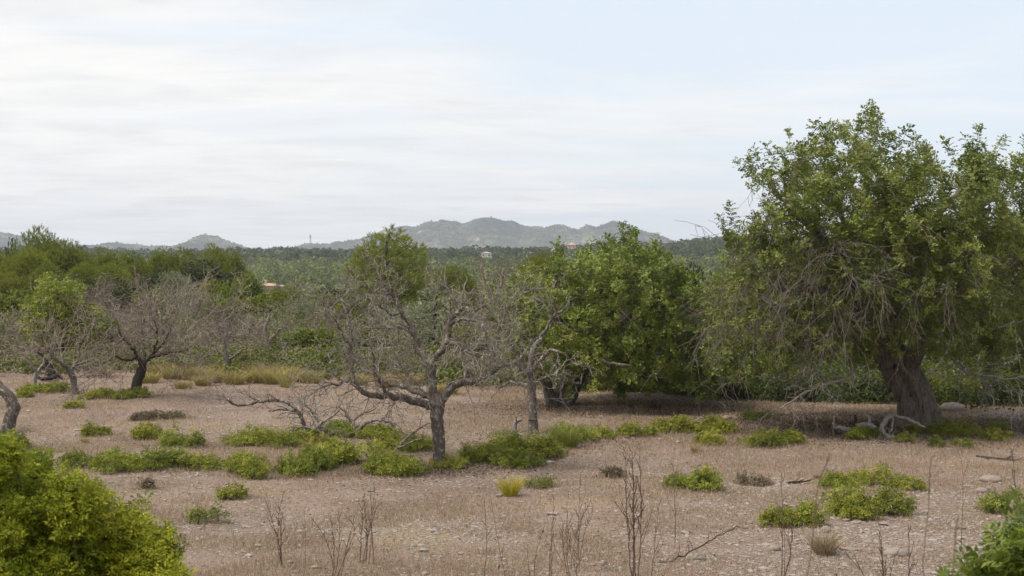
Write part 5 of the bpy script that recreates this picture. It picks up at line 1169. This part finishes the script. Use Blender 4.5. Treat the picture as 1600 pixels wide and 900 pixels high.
# ------------------------------------------------------------------ pines, oaks and scrub beyond the field
def proto(kind, seed):
    """a tree about h tall and w wide, built at the origin; returns (crown mesh or None, trunk mesh, h, w)"""
    rng = np.random.default_rng(seed)
    spec = {'pine': (6.0, 5.0, 30, (.11, .18), T_PINE, 3600, 'pine', (.75, 1.25), .14), 'oak': (5.0, 6.0, 22, (.16, .25), T_OAK, 1300, 'oak', (1.2, 1.9), .1),
            'olive': (3.0, 4.4, 20, (.15, .24), T_OLIVE, 1300, 'olive', (1.1, 1.7), .08), 'bush': (2.2, 3.2, 20, (.14, .25), T_BUSH, 1500, 'bush', (1.0, 1.6), .05),
            'bright': (2.2, 3.2, 20, (.14, .25), T_BUSH, 1500, 'lentisk', (1.0, 1.6), .05), 'thicket': (2.8, 3.6, 0, (0, 0), None, 0, None, None, 0)}[kind]
    h, w, nb, br, temp, ns, mat, ls, z0 = spec
    S = Skel(); r0 = h * .018; tips = []
    crown = None
    if kind == 'thicket':
        for k in range(44):
            a = rng.uniform(0, 6.28); q = math.sqrt(rng.random()); o = np.array([math.cos(a), math.sin(a), 0]) * q * w * .22
            s = S.add(o, -1, .022); d = norm(np.array([math.cos(a) * q * .9, math.sin(a) * q * .9, 1.0]))
            twigs(S, s, d, h * rng.uniform(.6, .85), .024, 3, rng, .16, .03, .34, .22, (.35, .7), (.3, .9), .011)
        for q in S.P:
            if q[2] > h * .88: q[2] = h * .88 + (q[2] - h * .88) * .25
        P = np.array(S.P); k = np.where((P[:, 2] > h * .3) & (rng.random(len(P)) < .10))[0]
        Q, idx = place(T_BUSH, P[k], norm(rng.normal(size=(len(k), 3)) + [0, 0, .5]), rng.uniform(.6, 1.1, len(k)), rng)
        crown = quads_mesh('sparse_leaves', Q, np.clip(rng.normal(.5, .2, len(Q)), 0, 1), MAT['brownleaf'])
    else:
        C = []; 
        for k in range(nb):
            d = norm(rng.normal(size=3)); d[2] = d[2] * .9; q = rng.random() ** .45
            C.append(np.array([d[0] * w * .36 * q, d[1] * w * .36 * q, h * (z0 + (1 - z0) * .5) + d[2] * h * (1 - z0) * .38 * q]))
        C = np.array(C); R = rng.uniform(*br, nb) * (w * .5 + h * .5)
        if kind == 'pine':
            for i, (a, b, z) in enumerate([(.04, 0, .82), (-.14, .1, .76), (.17, -.08, .74), (0, -.2, .70), (.28, .05, .58), (-.29, -.02, .60)]): C[i] = [a * w, b * w, h * z]; R[i] = h * .155
        k = rng.choice(nb, ns, p=R ** 2 / (R ** 2).sum()); d = norm(rng.normal(size=(ns, 3)) + [0, 0, .25]); q = rng.uniform(.70, 1.06, (ns, 1)) 
        P = C[k] + d * q * R[k][:, None]; P[:, 2] = np.maximum(P[:, 2], .05)
        tone = rng.normal(0, .16, nb)
        Q, idx = place(temp, P, norm(d + np.array([0, 0, .25 if kind == 'pine' else .5])), rng.uniform(*ls, ns), rng)
        crown = quads_mesh('crown', Q, np.clip(.5 + tone[k][idx] + rng.normal(0, .15, len(idx)), 0, 1), MAT[mat])
        t = [S.add((0, 0, -.3), -1, r0 * 1.3)]
        for z in np.linspace(.08, .62, 9): t.append(S.add(np.array([rng.normal() * .04, rng.normal() * .04, z * h]), t[-1], r0 * (1.2 - z)))
        for c in C:
            s = t[rng.integers(3, len(t))]; a = S.P[s]; m = a * .5 + c * .5 - np.array([0, 0, .06 * h]); i = S.add(m, s, r0 * .35); S.add(c, i, r0 * .15)
    tr = build_tubes('stems' if kind in ('thicket', 'bush', 'bright') else 'trunk', S, MAT['twig_far' if kind == 'thicket' else 'dark_bark'], (0, 0, 0), 0, .008, False)
    return crown, tr, h, w
PROTO = {}
def back_plant(kind, px, top, Y, wpx, label, group, name, cat, hmin=1.0):
    rng = np.random.default_rng(int(px * 13 + top * 7 + Y))
    b = gx(px, Y); top = top - (6 if kind in ('bush', 'bright', 'olive') and Y < 200 else 0); hh = max(float(at(px, top, Y)[2]) - b[2], hmin) * 1.02; ww = wpx * Y / F * (1.38 if kind in ('bush', 'bright', 'olive', 'oak') else 1.22 if kind == 'pine' else 1.1)
    v = (kind, int(rng.integers({'pine': 4, 'thicket': 3}.get(kind, 3))))
    first = v not in PROTO
    if first:
        crown, tr, h, w = proto(kind, 700 + 17 * v[1] + len(kind))
        root = thing(name, b, label, cat, group); link(crown.name, crown, root); link(tr.name, tr, root); PROTO[v] = (root, h, w)
    root, h, w = PROTO[v]
    s = (ww / w, ww / w, hh / h)
    if first: root.scale = s; root.rotation_euler = (0, 0, rng.uniform(0, 6.28)); return root
    c = copy_thing(root, b, label, s, rng.uniform(0, 6.28), group); c.name = name; return c
GP, GT, GB, GO = 'pines beyond the scrub', 'grey bare thickets in the scrub', 'green bushes in the scrub', 'dark oaks beyond the scrub'
for (kind, px, top, Y, w, lab) in [
 ('pine', 60, 355, 128, 76, 'highest rounded pine on the skyline, its dark top clear against the sky'),
 ('pine', 8, 392, 124, 84, 'broad pine at the picture edge in front of the dark oak'),
 ('pine', 46, 388, 112, 84, 'bright yellow-green pine just in front of the highest rounded pine'),
 ('pine', 92, 376, 126, 76, 'dull brownish green pine on the shoulder of the highest pine'),
 ('pine', 128, 391, 132, 50, 'narrow pine stepping down from the dull brownish one'),
 ('pine', 164, 388, 138, 74, 'round-topped pine below the gap in the far hills'),
 ('pine', 201, 391, 142, 56, 'pine with a pointed crown between the round-topped pine and the bright small one'),
 ('pine', 218, 403, 130, 44, 'small bright pine at the foot of the pointed one'),
 ('pine', 252, 388, 150, 60, 'flat-topped pine beginning the dense clump above the dark oak'),
 ('pine', 285, 388, 150, 60, 'pine in the middle of the dense clump above the dark oak'),
 ('pine', 333, 383, 152, 62, 'tallest pine of the dense clump above the dark oak'),
 ('pine', 362, 388, 154, 44, 'last pine of the dense clump, next to the open valley'),
 ('pine', 356, 414, 132, 36, 'small bright pine peeping out beside the dark oak'),
 ('pine', 12, 428, 104, 80, 'low bushy pine under the broad pine at the picture edge'),
 ('pine', 75, 412, 106, 70, 'bushy pine under the bright yellow-green one'),
 ('pine', 130, 412, 118, 60, 'bushy pine with bare thicket at its foot'),
 ('pine', 175, 412, 122, 64, 'bushy pine below the round-topped one'),
 ('pine', 700, 416, 100, 60, 'dull green pine between the tall ragged pine and the brown shrub'),
 ('pine', 728, 428, 92, 46, 'small yellow-green pine next to the brown half-bare shrub'),
 ('pine', 842, 396, 90, 56, 'yellowish pine top showing over the edge of the broad carob'),
 ('pine', 662, 432, 98, 50, 'pine half hidden by the tall ragged pine'),
 ('pine', 1588, 338, 66, 120, 'dark pine filling the sky edge behind the huge carob'),
 ('pine', 1660, 350, 70, 120, 'dark pine cut by the picture edge behind the huge carob')]:
    back_plant(kind, px, top, Y, w, lab, GP, 'pine_tree', 'tree')
for (kind, px, top, Y, w, lab) in [
 ('oak', 305, 410, 126, 112, 'wide blackish green oak in front of the dense pine clump'),
 ('oak', 258, 422, 122, 60, 'low dark oak joined to the wide blackish one'),
 ('oak', 14, 378, 140, 34, 'black-green oak rising between the two pines at the picture edge'),
 ('oak', 196, 446, 90, 60, 'low dark oak bush under the grey bare thickets'),
 ('oak', 1085, 425, 62, 80, 'dark oak behind the gap between the two carobs'),
 ('oak', 520, 452, 96, 60, 'dark oak behind the outer twigs of the lone almond')]:
    back_plant(kind, px, top, Y, w, lab, GO, 'oak_tree', 'tree')
for (kind, px, top, Y, w, lab) in [
 ('olive', 268, 438, 86, 80, 'large domed olive-green bush below the wide blackish oak'), ('olive', 312, 458, 80, 60, 'sloping olive-green bush joined to the large domed one'),
 ('olive', 1034, 398, 62, 60, 'greyish olive top behind the crest of the broad carob'), ('olive', 480, 470, 84, 60, 'grey olive bush behind the drooping end of the lone almond'),
 ('olive', 640, 480, 72, 60, 'grey-leaved olive bush among the limbs of the lone almond')]:
    back_plant(kind, px, top, Y, w, lab, 'olives in the scrub', 'olive_tree', 'tree')
for (kind, px, top, Y, w, lab) in [
 ('thicket', 86, 424, 98, 56, 'grey bare thicket under the dull brownish pine'), ('thicket', 152, 428, 94, 62, 'grey-mauve bare thicket in front of the round-topped pine'),
 ('thicket', 128, 440, 86, 60, 'pale bare thicket just above the yellow-green young carob'), ('thicket', 204, 430, 94, 70, 'bare thicket over the low dark oak bush'),
 ('thicket', 182, 462, 74, 50, 'grey bare thicket beside the yellow-green young carob'), ('thicket', 30, 486, 68, 66, 'grey bare thicket hiding the earth bank at the picture edge'),
 ('thicket', 205, 478, 66, 70, 'brownish bare thicket between young carob and widest almond'), ('thicket', 340, 486, 64, 70, 'bare thicket behind the S-bent almond'),
 ('thicket', 385, 478, 66, 70, 'bare thicket between the S-bent almond and the olive'), ('thicket', 468, 492, 62, 66, 'bare thicket past the olive with the leaning trunk'),
 ('thicket', 470, 442, 110, 60, 'brown bare thicket next to the tan house'), ('thicket', 0, 520, 58, 70, 'pale bare thicket low at the picture edge'),
 ('thicket', 318, 520, 58, 60, 'low bare thicket beside the widest almond'), ('thicket', 750, 488, 62, 70, 'bare thicket below the tall brown half-bare shrub'),
 ('thicket', 415, 434, 118, 40, 'small bare thicket in front of the tan house wall'), ('thicket', 560, 500, 62, 60, 'bare thicket within the outer twigs of the lone almond')]:
    back_plant(kind, px, top, Y, w, lab, GT, 'bare_thicket', 'shrub')
for (kind, px, top, Y, w, lab) in [
 ('bright', 330, 450, 104, 46, 'bright green bush beneath the small bright pine'), ('bush', 384, 438, 106, 56, 'rounded dull green bush below the tan house'), ('bush', 365, 456, 96, 40, 'dark green bush below the rounded dull one'),
 ('bright', 392, 470, 84, 56, 'fresh green bush above the olive with the leaning trunk'), ('bright', 430, 464, 88, 44, 'bright bush under the wall of the tan house'), ('bush', 452, 458, 92, 40, 'dark round bush beside the brown bare thicket'),
 ('bush', 404, 450, 330, 30, 'far bush hiding the foot of the tan house wall'), ('bush', 430, 452, 345, 34, 'far bush before the pale lower house wing'),
 ('bush', 500, 468, 90, 56, 'green bush below the tall ragged pine'), ('bright', 446, 524, 60, 66, 'glossy green bush beside the grey-green olive'), ('bush', 500, 520, 60, 60, 'dull green bush behind the tip of the lone almond'),
 ('bush', 20, 462, 86, 56, 'dark bush at the picture edge over the earth bank'), ('bush', 345, 474, 78, 50, 'green bush behind the widest almond crown'), ('bush', 235, 462, 82, 50, 'dark green bush on the flank of the large domed one'),
 ('bush', 580, 520, 58, 70, 'green bush seen through the twigs of the lone almond'), ('bright', 745, 520, 56, 70, 'green bush between the lone almond and the broad carob'), ('bush', 165, 505, 62, 60, 'shaded green bush under the thickets beside the young carob'),
 ('bush', 560, 470, 80, 60, 'green bush at the foot of the tall ragged pine'), ('bush', 705, 470, 72, 60, 'dull bush behind the upright limbs of the lone almond'), ('bush', 1050, 440, 58, 70, 'dull green bush over the flank of the broad carob'),
 ('bush', 1160, 440, 56, 80, 'green bush behind the hanging skirt of the huge carob'), ('bush', 1260, 480, 54, 90, 'shaded bush behind the hanging grey twigs'), ('bush', 1360, 470, 54, 90, 'shaded bush right behind the huge carob trunk fork')]:
    back_plant(kind, px, top, Y, w, lab, GB, 'scrub_bush', 'shrub')

# ------------------------------------------------------------------ far houses and the mast
def boxm(c, s, rz=0):
    x, y, z = s; v = np.array([[a, b, d] for a in (-x / 2, x / 2) for b in (-y / 2, y / 2) for d in (0, z)], float)
    co, si = math.cos(rz), math.sin(rz); v = np.stack([v[:, 0] * co - v[:, 1] * si, v[:, 0] * si + v[:, 1] * co, v[:, 2]], 1) + np.asarray(c)
    return v, np.array([[0, 1, 3, 2], [4, 6, 7, 5], [0, 4, 5, 1], [2, 3, 7, 6], [0, 2, 6, 4], [1, 5, 7, 3]])
def hip_roof(c, s, h, rz=0):
    x, y = s[0] / 2, s[1] / 2; r = max(x - y, .2)
    v = np.array([[-x, -y, 0], [x, -y, 0], [x, y, 0], [-x, y, 0], [-r, 0, h], [r, 0, h]], float)
    co, si = math.cos(rz), math.sin(rz); v = np.stack([v[:, 0] * co - v[:, 1] * si, v[:, 0] * si + v[:, 1] * co, v[:, 2]], 1) + np.asarray(c)
    q = np.array([[0, 1, 5, 4], [2, 3, 4, 5], [3, 2, 1, 0]]); t = np.array([[1, 2, 5], [3, 0, 4]]); return v, q, t
def house(label, px, Y, eave_y, wpx, roof_h, wall, roof, chimney=True, wallh=5.0, depth=7):
    p = at(px, eave_y, Y); m = Y / F; w = wpx * m; base = np.array([p[0], Y, p[2] - wallh])
    root = thing('house', base, label, 'house', 'houses in the far woods')
    v, f = boxm((0, 0, 0), (w, depth, wallh)); link('wall', mesh_np('wall', v, [f], None, False, MAT[wall]), root)
    v, q, t = hip_roof((0, 0, wallh + .003), (w + .8, depth + .8), roof_h); ro = link('roof', mesh_np('roof', v, [q, t], None, False, MAT[roof]), root)
    if chimney:
        v, f = boxm((-w * .12, -.5, wallh + roof_h * .4), (.7, .7, roof_h * .6 + .9)); link('chimney', mesh_np('chimney', v, [f], None, False, MAT[wall]), ro)
    n = max(2, int(w / 4))
    for k in range(n):
        v, f = boxm(((k + .5) / n * w - w / 2, -depth / 2, wallh - 2.5), (1.1, .12, 1.3)); link('window', mesh_np('window', v, [f], None, False, MAT['glass']), root)
    return root
house('tan house with a clay roof and chimney among the near valley trees', 419, 440, 446, 26, .8, 'wall_tan', 'roof', True, 5, 8)
house('pale lower house wing with a greyish roof beside the tan house', 436, 442, 447, 14, .5, 'wall_tan', 'roof_grey', False, 4, 7)
house('long white house below the far ridge, with a pale reddish roof', 760, 1180, 395.5, 17, 1.2, 'wall_white', 'roof_grey', False, 4, 9)
house('small whitish tower-like house on the ridge beside the broad carob top', 866, 1230, 390, 9, 1.2, 'wall_white', 'roof_grey', True, 7, 6)
house('reddish-roofed house high on the far ridge near the carob top', 893, 1330, 382.5, 13, 2.0, 'wall_tan', 'roof', False, 4, 9)
def mast():
    Y = 1480; base = gx(485, Y); top = at(485, 366, Y)[2]; h = top - base[2]; root = thing('radio_mast', base, 'slender lattice radio mast on the skyline of the far ridge', 'mast')
    S = Skel(); n = 9; legs = []
    for k in range(3):
        a = k * 2.094; r0 = 1.3
        prev = S.add((r0 * math.cos(a), r0 * math.sin(a), 0), -1, .17); row = [prev]
        for j in range(1, n + 1):
            q = r0 * (1 - .6 * j / n); prev = S.add((q * math.cos(a), q * math.sin(a), h * j / n), prev, .15); row.append(prev)
        legs.append(row)
    for j in range(n):
        for k in range(3):
            a = S.add(S.P[legs[k][j]], -1, .08); S.add(S.P[legs[(k + 1) % 3][j + 1]], a, .08)
    link('lattice', build_tubes('lattice', S, MAT['steel'], (0, 0, 0), 0, .08, False), root)
    v, f = boxm((0, -.9, h * .86), (1.8, 1.2, 2.2)); link('antenna', mesh_np('antenna', v, [f], None, False, MAT['wall_white']), root)
mast()
